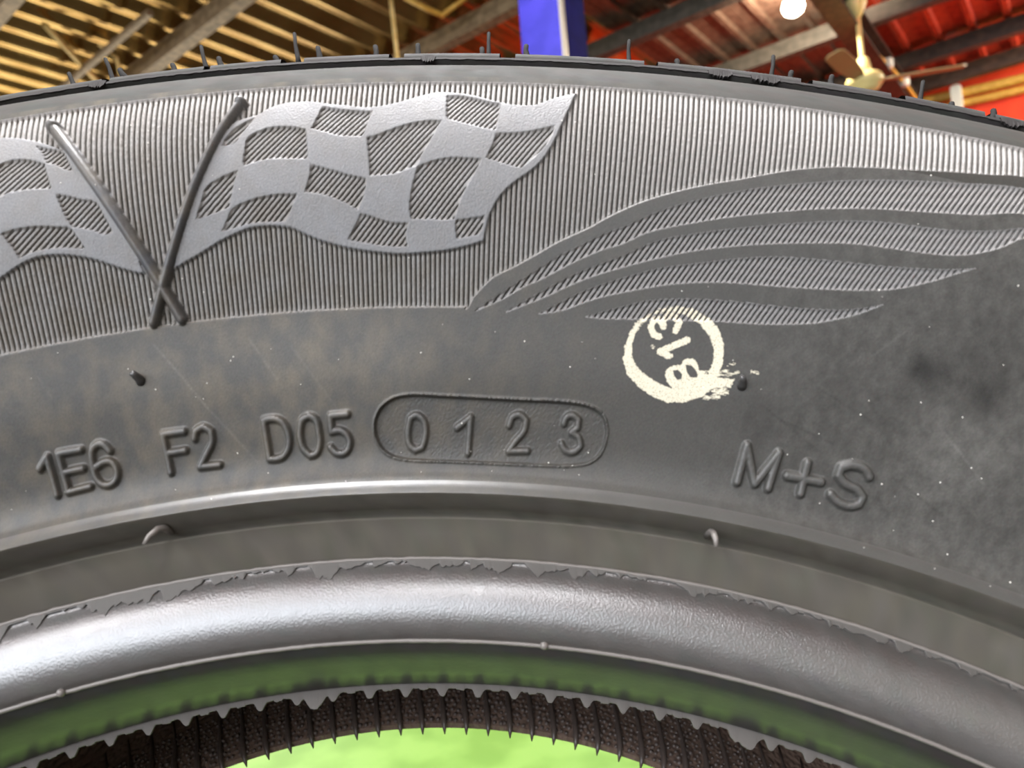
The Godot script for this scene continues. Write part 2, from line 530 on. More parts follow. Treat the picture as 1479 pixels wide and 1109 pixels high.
func sheet_outline() -> PackedVector2Array:
	var low := PackedVector2Array()
	for k in 3:
		var x := k * 0.28
		for p in [[0.0, 0.0], [0.1, 0.0], [0.102, 0.004], [0.116, 0.004], [0.118, 0.0], [0.2, 0.0], [0.218, -0.034], [0.262, -0.034]]:
			low.append(Vector2(x + p[0], p[1] + 0.036))
	low.append(Vector2(0.839, 0.036))
	var all := low.duplicate()
	for k in low.size():
		var p := low[low.size() - 1 - k]
		all.append(Vector2(p.x, p.y + 0.006))
	return all


# ------------------------------------------------------------------ the tyre's relief
class Patch:
	var phis := PackedFloat32Array()
	var rs := PackedFloat32Array()
	var h := PackedFloat32Array()
	var lab := PackedInt32Array()
	var ref := 250.0
	var step := 0.2

	func setup(r0: float, r1: float, dr: float, where: float):
		ref = where
		step = dr
		var r := r0
		while r < r1 - 0.001:
			rs.append(r)
			r += dr
		rs.append(r1)
		h.resize(phis.size() * rs.size())
		lab.resize(phis.size() * rs.size())

	func x(i: int) -> float:
		return deg_to_rad(phis[i]) * ref

	func sample(phi: float, r: float) -> float:
		var i := clampi(phis.bsearch(phi) - 1, 0, phis.size() - 2)
		var j := clampi(int((r - rs[0]) / step), 0, rs.size() - 2)
		var a := clampf((phi - phis[i]) / (phis[i + 1] - phis[i]), 0, 1)
		var b := clampf((r - rs[j]) / (rs[j + 1] - rs[j]), 0, 1)
		var k := j * phis.size() + i
		return lerpf(lerpf(h[k], h[k + 1], a), lerpf(h[k + phis.size()], h[k + phis.size() + 1], a), b)


# Signed distance (positive inside; closed) or plain distance (open), in mm, over the cells near an outline.
func near(p: Patch, line_: Array, closed: bool, margin: float) -> Array:
	var line := rounded(line_, closed) if line_.size() > 9 else line_
	var n := line.size() / 2
	var px := PackedFloat32Array()
	var py := PackedFloat32Array()
	var lo := Vector2(1e9, 1e9)
	var hi := -lo
	for k in n:
		px.append(deg_to_rad(line[2 * k]) * p.ref)
		py.append(line[2 * k + 1])
		lo = lo.min(Vector2(px[k], py[k]))
		hi = hi.max(Vector2(px[k], py[k]))
	var nc := p.phis.size()
	var i0 := clampi(p.phis.bsearch(rad_to_deg((lo.x - margin) / p.ref)), 0, nc - 1)
	var i1 := clampi(p.phis.bsearch(rad_to_deg((hi.x + margin) / p.ref)), 0, nc - 1)
	var j0 := clampi(p.rs.bsearch(lo.y - margin), 0, p.rs.size() - 1)
	var j1 := clampi(p.rs.bsearch(hi.y + margin), 0, p.rs.size() - 1)
	var out := PackedFloat32Array()
	out.resize(maxi(0, (i1 - i0) * (j1 - j0)))
	var edges := n if closed else n - 1
	var ex := PackedFloat32Array()
	var ey := PackedFloat32Array()
	var il := PackedFloat32Array()
	for k in edges:
		var k2 := (k + 1) % n
		ex.append(px[k2] - px[k])
		ey.append(py[k2] - py[k])
		il.append(1.0 / maxf(1e-9, ex[k] * ex[k] + ey[k] * ey[k]))
	var at_ := 0
	for j in range(j0, j1):
		var y: float = p.rs[j]
		for i in range(i0, i1):
			var x: float = deg_to_rad(p.phis[i]) * p.ref
			var best := 1e9
			var inside := false
			for k in edges:
				var wx := x - px[k]
				var wy := y - py[k]
				var t := clampf((wx * ex[k] + wy * ey[k]) * il[k], 0.0, 1.0)
				var qx := wx - ex[k] * t
				var qy := wy - ey[k] * t
				best = minf(best, qx * qx + qy * qy)
				if closed and (wy < 0.0) != (wy - ey[k] < 0.0) and wx < wy * ex[k] / ey[k]:
					inside = not inside
			best = sqrt(best)
			out[at_] = best if inside or not closed else -best
			at_ += 1
	return [i0, i1, j0, j1, out]


# The outline with curves drawn through its gentle bends; sharp corners stay.
func rounded(c: Array, closed: bool) -> Array:
	var n := c.size() / 2
	var pts := []
	for k in n:
		pts.append(Vector2(c[2 * k] * 4.2, c[2 * k + 1]))
	if not closed and pts[0].distance_to(pts[n - 1]) < 0.02:
		n -= 1
		closed = true
		pts.resize(n)
		c = c.slice(0, 2 * n)
		var back := rounded(c, true)
		back.append(back[0])
		back.append(back[1])
		return back
	var tang := []
	for k in n:
		var a: Vector2 = pts[(k - 1 + n) % n]
		var b: Vector2 = pts[k]
		var d: Vector2 = pts[(k + 1) % n]
		var u := (b - a).normalized()
		var w := (d - b).normalized()
		if (not closed and (k == 0 or k == n - 1)) or u.dot(w) < 0.62:
			tang.append(Vector2.ZERO)
		else:
			tang.append((u + w).normalized())
	var out := []
	for k in (n if closed else n - 1):
		var a: Vector2 = pts[k]
		var b: Vector2 = pts[(k + 1) % n]
		var long := a.distance_to(b)
		var ta: Vector2 = tang[k] * long / 3.0
		var tb: Vector2 = tang[(k + 1) % n] * long / 3.0
		for s in 4:
			var p := a.bezier_interpolate(a + ta, b - tb, b, s / 4.0)
			out.append(p.x / 4.2)
			out.append(p.y)
	if not closed:
		out.append(c[2 * n - 2])
		out.append(c[2 * n - 1])
	return out


func curve_at(c: Array, phi: float) -> float:
	var n := c.size() / 2
	if phi <= c[0]:
		return c[1]
	if phi >= c[2 * n - 2]:
		return c[2 * n - 1]
	var i := 0
	while c[2 * i + 2] < phi:
		i += 1
	var t: float = (phi - c[2 * i]) / (c[2 * i + 2] - c[2 * i])
	var a: float = c[2 * i + 1]
	var b: float = c[2 * i + 3]
	var d: float = c[2 * i + 2] - c[2 * i]
	var m0: float = (b - a) / d
	var m1 := m0
	if i > 0:
		m0 = (b - c[2 * i - 1]) / (c[2 * i + 2] - c[2 * i - 2])
	if i < n - 2:
		m1 = (c[2 * i + 5] - a) / (c[2 * i + 4] - c[2 * i])
	var t2 := t * t
	var t3 := t2 * t
	return (2 * t3 - 3 * t2 + 1) * a + (t3 - 2 * t2 + t) * d * m0 + (3 * t2 - 2 * t3) * b + (t3 - t2) * d * m1


func zprof(r: float) -> float:
	var t := (r - 205.0) * 20.0
	var i := clampi(int(t), 0, ztab.size() - 2)
	return lerpf(ztab[i], ztab[i + 1], clampf(t - i, 0, 1))


func fill_profile():
	var c := [212.45, 85.80, 214.35, 84.65, 216.55, 84.20, 219.75, 85.10, 224.15, 87.50, 230.05, 90.90, 238.93, 95.40, 248.00, 100.30, 257.10, 104.70, 266.30, 107.30, 275.43, 107.30, 283.00, 104.20, 290.46, 98.80]
	var n := c.size() / 2
	for k in n:
		prof_r.append(c[2 * k])
		prof_z.append(c[2 * k + 1])
	for s in 1960:
		ztab.append(curve_at(c, 205.0 + s * 0.05))


# Diagonal hatching: parallel ridges that lean 34 degrees from the tyre's upright.
func hatch(phi: float, r: float) -> float:
	var a := deg_to_rad(phi)
	var s := (r * sin(a) * 0.829 - r * cos(a) * 0.559) / 0.67
	s = absf(s - floorf(s) - 0.5) * 2.0      # 1 in the groove, 0 on the ridge
	return -0.7 * smoothstep(0.64, 0.95, s) - 0.05 * s


const STRIPS := [
		[[-4.00, 238.71, -3.33, 240.46, -2.66, 242.22, -1.87, 244.31, -1.10, 246.39, -0.33, 248.13, 0.61, 250.24, 1.10, 251.07, 2.24, 253.65, 3.40, 255.72, 4.92, 258.01, 5.25, 258.53, 6.88, 260.51, 8.61, 262.46, 10.06, 263.79, 11.51, 264.98, 13.62, 266.69, 16.02, 265.49, 18.52, 262.49, 20.42, 258.69],
			[-3.97, 238.49, -3.04, 240.11, -2.24, 242.00, -1.64, 243.09, -1.06, 244.42, -0.29, 246.14, 0.48, 247.67, 1.16, 248.72, 1.93, 250.48, 3.50, 252.57, 5.04, 254.38, 5.37, 254.73, 7.02, 256.51, 8.39, 257.78, 9.49, 258.63, 10.96, 259.58, 12.38, 260.74, 13.75, 262.49, 16.15, 262.09, 18.65, 261.59, 20.55, 258.49]],
		[[-2.90, 238.54, -2.13, 240.34, -1.42, 242.00, -0.65, 243.77, 0.13, 245.27, 1.20, 247.22, 2.36, 249.71, 3.55, 251.15, 5.49, 253.19, 7.33, 255.01, 8.83, 256.37, 9.94, 257.00, 11.06, 257.36, 12.14, 258.06, 13.18, 259.31, 13.83, 260.41, 15.03, 261.01, 16.13, 262.01],
			[-2.88, 238.38, -2.21, 239.48, -1.40, 240.86, -0.62, 242.45, 0.16, 243.88, 1.24, 245.52, 2.44, 247.23, 3.64, 248.78, 5.59, 250.67, 7.85, 252.43, 8.99, 253.15, 10.12, 253.45, 11.25, 253.83, 11.97, 254.29, 12.65, 255.25, 13.30, 256.81, 13.90, 258.93, 15.10, 260.07, 16.20, 261.81]],
		[[-1.69, 238.49, -0.98, 240.05, -0.28, 241.61, 0.59, 243.15, 1.28, 244.21, 2.48, 245.94, 3.70, 247.15, 5.21, 248.68, 6.39, 249.64, 7.56, 250.15, 9.12, 250.68, 10.25, 251.16, 11.36, 251.90, 12.08, 252.54, 12.71, 253.33],
			[-1.66, 238.36, -0.76, 239.14, 0.04, 240.49, 0.63, 241.35, 1.34, 242.18, 2.98, 243.92, 4.61, 245.01, 6.58, 245.68, 8.16, 246.39, 9.32, 247.14, 10.43, 248.25, 11.47, 250.18, 12.13, 251.80, 12.73, 253.30]],
		[[0.03, 238.54, 0.68, 239.47, 1.39, 240.42, 2.21, 241.49, 3.46, 242.30, 5.11, 242.88, 7.10, 243.30, 8.69, 244.10, 9.45, 244.89, 10.17, 246.01],
			[0.05, 238.42, 0.71, 238.40, 1.44, 238.61, 2.94, 239.05, 4.75, 239.84, 6.42, 240.48, 8.01, 241.68, 8.77, 242.77, 9.50, 244.13, 10.20, 245.94]]]
const W0 := [-4.38, 238.65, -4.28, 238.84, -4.08, 240.31, -3.79, 241.55, -3.36, 243.11, -2.68, 244.49, -1.90, 246.29, -1.13, 248.24, -0.06, 250.51, 0.41, 251.79, 1.50, 254.35, 2.58, 256.34, 3.73, 258.17, 4.87, 259.74, 6.31, 262.04, 7.51, 263.58, 8.92, 264.87, 10.02, 265.60, 11.47, 266.89, 12.54, 267.81, 13.59, 268.84, 16.99, 267.04, 19.99, 263.34, 24.39, 254.84]
const FLAG_R := [-11.61, 268.85, -11.14, 270.33, -10.68, 271.06, -10.20, 271.18, -9.73, 271.00, -9.25, 270.38, -8.53, 269.78, -8.05, 269.34, -7.68, 269.34, -7.21, 269.72, -6.50, 270.88, -5.81, 272.19, -5.43, 272.53, -4.85, 272.26, -4.27, 271.73, -3.65, 270.63, -3.06, 269.96, -2.63, 269.81, -2.21, 270.00, -1.70, 271.39, -1.14, 272.64, -0.86, 273.18, -1.02, 270.18, -1.23, 266.96, -1.51, 263.07, -1.86, 260.09, -2.22, 258.36, -2.78, 256.46, -3.24, 254.45, -3.56, 252.06, -3.67, 250.67, -3.77, 248.14, -4.14, 247.62, -5.14, 246.71, -5.90, 246.43, -6.65, 246.26, -7.66, 246.64, -8.50, 247.22, -9.14, 247.92, -9.64, 248.65, -10.14, 249.62, -10.52, 250.40, -10.96, 250.81, -11.49, 250.97, -12.03, 250.86, -12.59, 250.19, -13.14, 249.35, -13.69, 248.26, -14.13, 247.50, -14.74, 246.47, -12.36, 267.61, -11.97, 268.39]
const FLAG_L := [-21.26, 268.90, -20.44, 270.44, -19.97, 270.78, -19.49, 270.23, -19.01, 269.24, -18.53, 268.01, -18.05, 266.46, -17.91, 265.99, -17.67, 264.43, -17.16, 259.83, -16.52, 254.06, -15.99, 249.41, -15.80, 246.42, -15.95, 246.51, -16.43, 247.30, -16.86, 248.17, -17.28, 249.05, -17.70, 249.73, -18.22, 250.39, -18.70, 250.73, -19.20, 250.78, -19.66, 250.42, -20.09, 249.73, -20.52, 248.96, -21.04, 248.38, -22.03, 248.14]
const CELLS_R := [
		[-11.66, 268.30, -12.04, 265.74, -12.37, 263.73, -12.77, 263.55, -12.42, 266.18, -12.05, 267.37],
		[-11.83, 264.87, -11.57, 265.53, -11.20, 266.12, -10.78, 266.22, -10.35, 265.99, -9.95, 265.41, -9.88, 262.47, -9.88, 260.40, -10.26, 260.51, -10.64, 260.69, -11.11, 260.77, -11.59, 260.49, -12.04, 259.99, -12.06, 260.90, -12.00, 262.26, -11.95, 263.91],
		[-9.41, 269.78, -8.76, 269.00, -7.71, 268.35, -7.84, 266.56, -7.95, 264.48, -8.04, 263.75, -8.30, 263.80, -8.83, 264.03, -9.30, 264.77, -9.76, 265.54, -9.65, 266.71],
		[-13.36, 257.08, -12.89, 258.37, -12.24, 259.30, -12.38, 257.73, -12.50, 255.88, -12.63, 254.01, -13.03, 253.48, -13.42, 253.05, -13.81, 252.73, -13.56, 255.10],
		[-12.49, 253.86, -12.14, 254.43, -11.65, 254.96, -11.17, 255.21, -10.69, 255.23, -10.25, 255.05, -10.41, 253.99, -10.58, 252.46, -10.75, 251.33, -11.24, 251.47, -11.72, 251.53, -12.21, 251.31, -12.61, 250.97, -12.98, 250.73, -12.75, 252.19, -12.62, 253.32],
		[-9.79, 259.49, -9.45, 258.97, -8.98, 258.32, -8.50, 257.59, -7.92, 256.96, -7.92, 255.51, -8.08, 253.52, -8.21, 252.45, -8.52, 253.29, -9.00, 254.26, -9.48, 254.96, -10.01, 255.33, -9.93, 256.51, -9.82, 257.97],
		[-7.86, 263.54, -7.64, 263.72, -7.16, 264.61, -6.69, 265.46, -6.22, 266.09, -5.75, 266.40, -5.36, 266.34, -5.54, 264.51, -5.76, 262.33, -5.99, 260.49, -6.18, 258.73, -6.42, 258.41, -6.90, 257.58, -7.39, 257.41, -7.77, 257.31, -7.80, 260.42, -7.84, 262.26],
		[-5.22, 271.57, -4.84, 271.65, -4.36, 271.19, -3.88, 270.45, -3.37, 269.91, -3.42, 267.59, -3.49, 264.77, -3.92, 265.10, -4.31, 265.59, -4.79, 266.22, -5.18, 266.75, -5.21, 268.86],
		[-6.13, 258.62, -5.70, 259.37, -5.32, 259.81, -4.89, 260.04, -4.36, 259.96, -3.92, 259.84, -4.15, 257.68, -4.42, 255.56, -4.65, 253.35, -4.82, 251.00, -5.19, 250.89, -5.68, 250.99, -6.35, 251.00, -6.40, 252.37, -6.35, 254.74, -6.25, 256.59],
		[-3.48, 264.21, -2.86, 264.35, -2.39, 264.69, -1.92, 265.31, -1.50, 265.94, -1.57, 264.25, -1.83, 262.02, -2.24, 259.90, -2.56, 258.63, -2.80, 258.81, -3.29, 259.40, -3.78, 260.01, -3.65, 261.49, -3.54, 262.91],
		[-8.11, 251.91, -7.87, 251.68, -7.38, 250.95, -6.94, 250.52, -6.44, 250.49, -6.54, 248.86, -6.47, 247.27, -6.95, 247.24, -7.45, 247.48, -8.05, 247.93, -8.59, 248.40, -8.37, 250.01],
		[-4.78, 250.87, -4.26, 251.15, -3.75, 251.52, -3.81, 250.07, -3.95, 248.90, -4.25, 248.68, -4.72, 248.27, -4.78, 249.62]]
const CELLS_L := [
		[-18.84, 267.96, -18.38, 266.85, -17.95, 265.89, -17.79, 264.27, -17.65, 262.24, -17.88, 262.67, -18.07, 263.33, -18.30, 264.04, -18.48, 264.32, -18.62, 266.22],
		[-20.24, 264.66, -19.95, 265.44, -19.67, 265.84, -19.24, 265.70, -18.87, 265.07, -18.54, 264.24, -18.49, 262.54, -18.39, 260.05, -18.70, 260.29, -19.08, 260.56, -19.46, 260.57, -19.79, 260.51, -20.04, 260.14, -20.39, 259.41],
		[-18.27, 259.14, -17.92, 258.57, -17.50, 257.77, -17.03, 256.99, -16.84, 255.11, -16.61, 252.44, -16.89, 252.30, -17.17, 252.89, -17.54, 253.55, -17.92, 254.01, -18.09, 255.96, -18.19, 257.59],
		[-20.18, 254.77, -19.83, 255.02, -19.44, 255.03, -18.96, 254.87, -18.40, 254.35, -17.97, 253.84, -17.80, 252.58, -17.60, 250.80, -17.94, 251.12, -18.42, 251.45, -18.91, 251.60, -19.41, 251.46, -19.77, 251.02, -19.93, 252.69]]
const POLES := [[-12.17, 271.64, -15.73, 239.60], [-18.29, 271.26, -14.72, 239.54]]
const LETTERS := [
		["1", [[-20.670, 223.31, -20.311, 224.64, -20.254, 219.43]]],
		["E", [[-19.074, 224.65, -19.895, 224.73, -19.839, 219.49, -19.005, 219.61], [-19.894, 222.20, -19.139, 222.20]]],
		["6", [[-18.039, 223.75, -18.213, 224.68, -18.474, 224.87, -18.676, 224.20, -18.747, 222.63, -18.727, 220.65, -18.543, 219.59, -18.277, 219.29, -18.000, 219.95, -17.930, 221.41, -18.061, 222.31, -18.343, 222.50, -18.627, 222.06]]],
		["F", [[-15.207, 224.65, -15.999, 224.69, -15.928, 219.45], [-15.959, 222.14, -15.257, 222.15]]],
		["2", [[-14.848, 223.49, -14.771, 224.43, -14.456, 224.86, -14.186, 224.15, -14.202, 222.86, -14.522, 221.06, -14.787, 219.60, -14.027, 219.53]]],
		["D", [[-12.149, 224.79, -12.062, 219.49, -11.578, 219.59, -11.283, 220.93, -11.259, 222.87, -11.437, 224.32, -11.723, 224.87, -12.149, 224.79]]],
		["0", [[-10.403, 224.81, -10.678, 224.40, -10.800, 222.58, -10.712, 220.59, -10.439, 219.49, -10.203, 219.77, -10.057, 221.09, -10.066, 222.88, -10.149, 224.29, -10.403, 224.81]]],
		["5", [[-8.906, 224.75, -9.573, 224.65, -9.556, 222.54, -9.209, 222.66, -8.934, 221.90, -8.885, 220.57, -9.079, 219.58, -9.400, 219.58, -9.632, 220.49]]],
		["M", [[6.521, 219.38, 6.630, 224.33, 7.188, 219.64, 7.838, 224.20, 7.714, 219.39]]],
		["+", [[8.306, 221.59, 9.581, 221.79], [8.937, 223.73, 8.936, 219.65]]],
		["S", [[11.210, 223.98, 10.981, 224.75, 10.502, 224.86, 10.160, 224.24, 10.132, 223.20, 10.428, 222.39, 10.889, 222.04, 11.164, 221.28, 11.109, 220.21, 10.794, 219.63, 10.346, 219.79, 10.019, 220.52]]]]
const DIGITS := [
		["0", [[-6.233, 224.31, -6.466, 223.98, -6.568, 222.28, -6.521, 220.42, -6.284, 219.64, -6.009, 219.99, -5.875, 221.74, -5.941, 223.57, -6.233, 224.31]]],
		["1", [[-4.626, 222.63, -4.090, 224.10, -4.165, 219.21]]],
		["2", [[-2.562, 223.17, -2.469, 224.31, -2.182, 224.73, -1.900, 223.99, -1.955, 222.62, -2.283, 221.12, -2.537, 219.71, -1.776, 219.91]]],
		["3", [[-0.409, 223.90, -0.351, 224.71, -0.116, 225.12, 0.143, 224.59, 0.139, 223.54, -0.097, 222.82, 0.205, 222.26, 0.312, 221.16, 0.069, 220.28, -0.270, 220.39, -0.446, 221.20]]]]
const PLATE := [-6.76, 226.95, -5.12, 226.85, -3.59, 226.69, -2.06, 226.66, -0.23, 226.75, 0.46, 226.52, 1.01, 225.67, 1.25, 224.05, 1.27, 222.23, 1.10, 220.31, 0.74, 219.06, 0.21, 218.43, -1.13, 218.02, -3.11, 217.92, -5.09, 218.03, -6.28, 218.17, -7.07, 218.65, -7.55, 219.67, -7.85, 221.60, -7.86, 223.70, -7.65, 225.25, -7.26, 226.39]
const RING := [3.31, 240.79, 0.46, 3.80, 240.63, 0.60, 4.38, 239.62, 0.88, 4.76, 238.30, 0.94, 4.98, 236.58, 0.85, 5.05, 234.56, 0.80, 4.95, 232.87, 0.78, 4.93, 231.63, 0.85, 4.54, 230.29, 1.00, 4.02, 229.41, 1.00, 3.46, 229.13, 1.07, 2.94, 229.58, 1.14, 2.40, 230.54, 1.11, 1.96, 231.78, 0.94, 1.76, 233.33, 0.80, 1.73, 234.97, 0.51, 1.81, 236.86, 0.48, 1.99, 238.17, 0.34, 2.28, 239.21, 0.26, 2.58, 240.05, 0.26, 2.89, 240.55, 0.31, 3.31, 240.79, 0.46]
const STAMP := [[2.80, 236.84, 2.57, 237.15, 2.46, 238.06, 2.56, 238.93, 2.75, 239.11, 2.91, 238.33], [2.91, 238.27, 2.86, 239.16, 3.05, 239.82, 3.29, 239.77, 3.46, 239.04, 3.36, 237.93], [3.83, 236.87, 3.43, 235.95, 2.89, 234.82], [2.89, 234.82, 3.27, 234.38]]
const STAMP_B := [3.21, 231.72, 3.25, 232.60, 3.48, 233.19, 3.74, 233.38, 3.80, 234.07, 4.01, 234.43, 4.24, 234.20, 4.42, 233.07, 4.77, 232.56, 5.33, 232.48, 5.74, 232.63, 5.69, 231.88, 5.17, 231.16, 4.63, 230.85, 4.31, 230.47, 3.82, 230.01, 3.57, 230.04, 3.34, 230.78]
const STAMP_HOLES := [[3.47, 232.51, 3.63, 232.71, 3.81, 232.13, 3.82, 231.52, 3.68, 231.39, 3.54, 231.79], [3.90, 233.51, 4.10, 233.51, 4.36, 232.63, 4.38, 232.03, 4.14, 231.89, 3.97, 232.62]]
const SMEAR := [[[5.05, 230.08, 5.58, 230.70], 0.14], [[5.08, 230.70, 5.45, 231.09], 0.17], [[4.98, 230.44, 5.41, 230.74], 0.14], [[5.19, 233.21, 5.49, 233.70], 0.10], [[5.42, 234.27, 5.67, 234.64], 0.12], [[6.30, 234.02, 6.52, 233.96], 0.12], [[5.15, 232.78, 5.83, 233.51], 0.12], [[4.80, 229.54, 5.28, 229.92], 0.19], [[4.79, 230.94, 5.59, 231.62], 0.22], [[4.43, 232.97, 4.76, 232.96], 0.12], [[2.60, 235.45, 2.63, 235.36], 0.17]]
const HAIRS := [
		[-92.9, 285.6, -96.3, 290.9, 94.0], [-97.3, 280.4, -99.7, 283.8, 96.0], [-89.1, 284.0, -90.5, 285.7, 96.0], [-79.8, 285.9, -81.0, 288.1, 96.0], [-75.9, 290.4, -78.7, 296.3, 94.0], [-71.5, 288.4, -72.7, 290.7, 96.0],
		[-61.0, 290.0, -62.1, 292.1, 96.0], [-58.7, 294.5, -61.2, 301.8, 94.0], [-53.4, 292.5, -54.5, 295.5, 96.0], [-42.6, 293.1, -43.5, 296.9, 96.0], [-34.8, 295.1, -35.4, 298.1, 96.0], [-22.6, 295.2, -22.9, 298.2, 96.0],
		[-21.8, 299.4, -22.5, 305.6, 94.0], [-14.1, 296.6, -14.5, 299.8, 96.0], [5.5, 299.9, 5.4, 305.9, 94.0], [14.4, 296.1, 14.3, 298.3, 96.0], [32.6, 297.9, 33.4, 303.9, 94.0], [35.2, 294.1, 35.7, 297.0, 96.0],
		[42.6, 293.6, 43.1, 296.5, 96.0], [59.6, 293.7, 61.1, 299.2, 94.0], [63.4, 289.3, 63.9, 291.2, 96.0], [70.5, 287.9, 71.0, 290.1, 96.0]]
const BLOCKS := [-22.39, -18.10, -17.81, -14.49, -14.26, -11.71, -10.87, -7.77, -7.21, -3.71, -3.13, 1.57, 2.07, 7.16, 7.57, 10.28, 10.76, 13.42, 13.76, 17.43]
const NUBS := [-16.50, 232.14, 6.05, 231.98]
const FIN_HAIRS := [-16.31, 5.76]
const BEAD_DOTS := [-21.56, -0.52]
const FLAPS := [-17.93, -6.23, 4.20, 5.78, 13.99]
const BIG_TEETH := [-11.84, 9.92]
const SCRATCHES := [[-15.85, 236.72, -14.22, 227.21, 0.50], [-14.22, 227.21, -12.57, 219.24, 0.40], [-12.40, 235.86, -11.51, 230.04, 0.40], [-20.02, 235.12, -19.70, 232.01, 0.35], [-10.89, 234.40, -8.48, 220.84, 0.25], [7.72, 228.41, 9.73, 226.90, -0.35], [8.68, 233.61, 10.82, 230.81, -0.30], [10.28, 239.23, 11.17, 243.46, 0.40], [6.87, 229.91, 9.18, 225.70, -0.30], [12.04, 224.67, 14.60, 221.08, -0.30], [13.14, 232.24, 15.02, 227.05, 0.40]]
const BLOTS := [[11.95, 238.96, 2.2, -0.60], [12.67, 238.76, 2.5, -0.30], [14.14, 237.60, 3.0, -0.55], [14.05, 244.39, 6.0, -0.20], [11.39, 233.22, 3.0, -0.25], [14.21, 230.67, 6.0, 0.35], [13.25, 225.03, 5.0, 0.20], [9.38, 234.20, 5.0, -0.20], [6.95, 228.59, 4.0, -0.20], [-10.95, 231.56, 9.0, 0.35], [-7.28, 231.81, 7.0, 0.30], [-15.37, 230.56, 8.0, 0.25]]
const R_C := 238.93
const R_B := 275.43
const R_A := 290.46
const R_SPLIT := R_C - 1.0
const R_TOP := R_B + 1.8
const R_LIP := 212.45
const R_STEP := 211.75
const R_BEAD := 205.24

# labels of the relief: 1 ribs, 2 right flag, 3 left flag, 4-5 poles, 6-9 strips, 10.. hatched squares, 40.. characters
func relief_upper() -> Patch:
	var p := Patch.new()
	var phi := A0
	while phi < A1:
		for f in [0.0, 0.07, 0.12, 0.24, 0.4, 0.58, 0.76, 0.93]:
			p.phis.append(phi + f * RIB)
		phi += RIB
	p.setup(R_SPLIT, R_TOP, 0.13, 257.0)
	var nc := p.phis.size()
	var nr := p.rs.size()
	var bump := PackedFloat32Array([0.0, 0.0, 0.66, 0.8, 0.83, 0.83, 0.8, 0.68])
	for i in nc:
		var a := p.phis[i]
		var wob := 0.12 * noise.get_noise_2d(a * 9.0, 3.0)
		var lo := R_C + wob
		if a > W0[0]:
			lo = curve_at(W0, a)
		var hi := R_B + wob
		var rib := bump[i % 8]
		for j in nr:
			var r := p.rs[j]
			var d := minf(r - lo, (hi - r) * 1.6)
			if d > 0.0:
				var k := j * nc + i
				var s := smoothstep(0.0, 0.8, d)
				p.h[k] = s * (-1.7 + 1.62 * rib * smoothstep(0.1, 0.5, d) + 0.05 * noise.get_noise_2d(a * 14.0, r * 0.8))
				p.lab[k] = 1
			elif r > R_B - 10.0:
				p.lab[j * nc + i] = 90
	var flags := [[FLAG_R, CELLS_R, 2, 10], [FLAG_L, CELLS_L, 3, 30]]
	for f in flags:
		raise_plate(p, f[0], f[2])
		for k in f[1].size():
			sink_hatch(p, f[1][k], f[3] + k)
	for k in 4:
		var top: Array = STRIPS[k][0]
		var bot: Array = STRIPS[k][1]
		var last := maxf(top[top.size() - 2], bot[bot.size() - 2])
		for i in nc:
			var a := p.phis[i]
			if a < top[0] or a > last:
				continue
			var rt := curve_at(top, a)
			var rb := curve_at(bot, a)
			var j0 := maxi(0, int((rb - R_SPLIT) / 0.13))
			var j1 := mini(nr - 1, int((rt - R_SPLIT) / 0.13) + 1)
			for j in range(j0, j1):
				var r := p.rs[j]
				var d := minf((rt - r) * 1.3, (r - rb) * 0.8)
				if d > 0.0:
					var q := j * nc + i
					p.h[q] = lerpf(p.h[q], -0.2 + hatch(a, r), smoothstep(0.0, 0.35, d))
					p.lab[q] = 6 + k
	for k in 2:
		var pole: Array = POLES[k]
		var got := near(p, pole, false, 1.6)
		var q := 0
		for j in range(got[2], got[3]):
			for i in range(got[0], got[1]):
				var d: float = got[4][q]
				q += 1
				var thick := 0.86
				var end := Vector2(deg_to_rad(p.phis[i] - pole[0]) * pole[1], p.rs[j] - pole[1])
				var knob := end.length()
				if d < 1.25:
					var c := j * nc + i
					var up := -0.75 + 1.75 * sqrt(maxf(0.0, 1.0 - (d / thick) * (d / thick)))
					if d >= thick:
						up = lerpf(-0.15, -0.9, (d - thick) / 0.39)
					if up > p.h[c]:
						p.h[c] = up
						p.lab[c] = 4 + k
				if knob < 1.15:
					var c := j * nc + i
					var up := -0.6 + 2.0 * sqrt(maxf(0.0, 1.0 - knob * knob / 1.33))
					if up > p.h[c]:
						p.h[c] = up
						p.lab[c] = 4 + k
	return p


func raise_plate(p: Patch, outline: Array, label: int):
	var got := near(p, outline, true, 0.6)
	var nc := p.phis.size()
	var q := 0
	for j in range(got[2], got[3]):
		for i in range(got[0], got[1]):
			var d: float = got[4][q]
			q += 1
			if d > -0.3:
				var c := j * nc + i
				p.h[c] = lerpf(p.h[c], 0.1, smoothstep(-0.3, 0.12, d))
				if d > -0.12:
					p.lab[c] = label


func sink_hatch(p: Patch, outline: Array, label: int):
	var got := near(p, outline, true, 0.2)
	var nc := p.phis.size()
	var q := 0
	for j in range(got[2], got[3]):
		for i in range(got[0], got[1]):
			var d: float = got[4][q]
			q += 1
			if d > -0.1:
				var c := j * nc + i
				p.h[c] = lerpf(p.h[c], -0.2 + hatch(p.phis[i], p.rs[j]), smoothstep(-0.1, 0.25, d))
				if d > 0.0:
					p.lab[c] = label


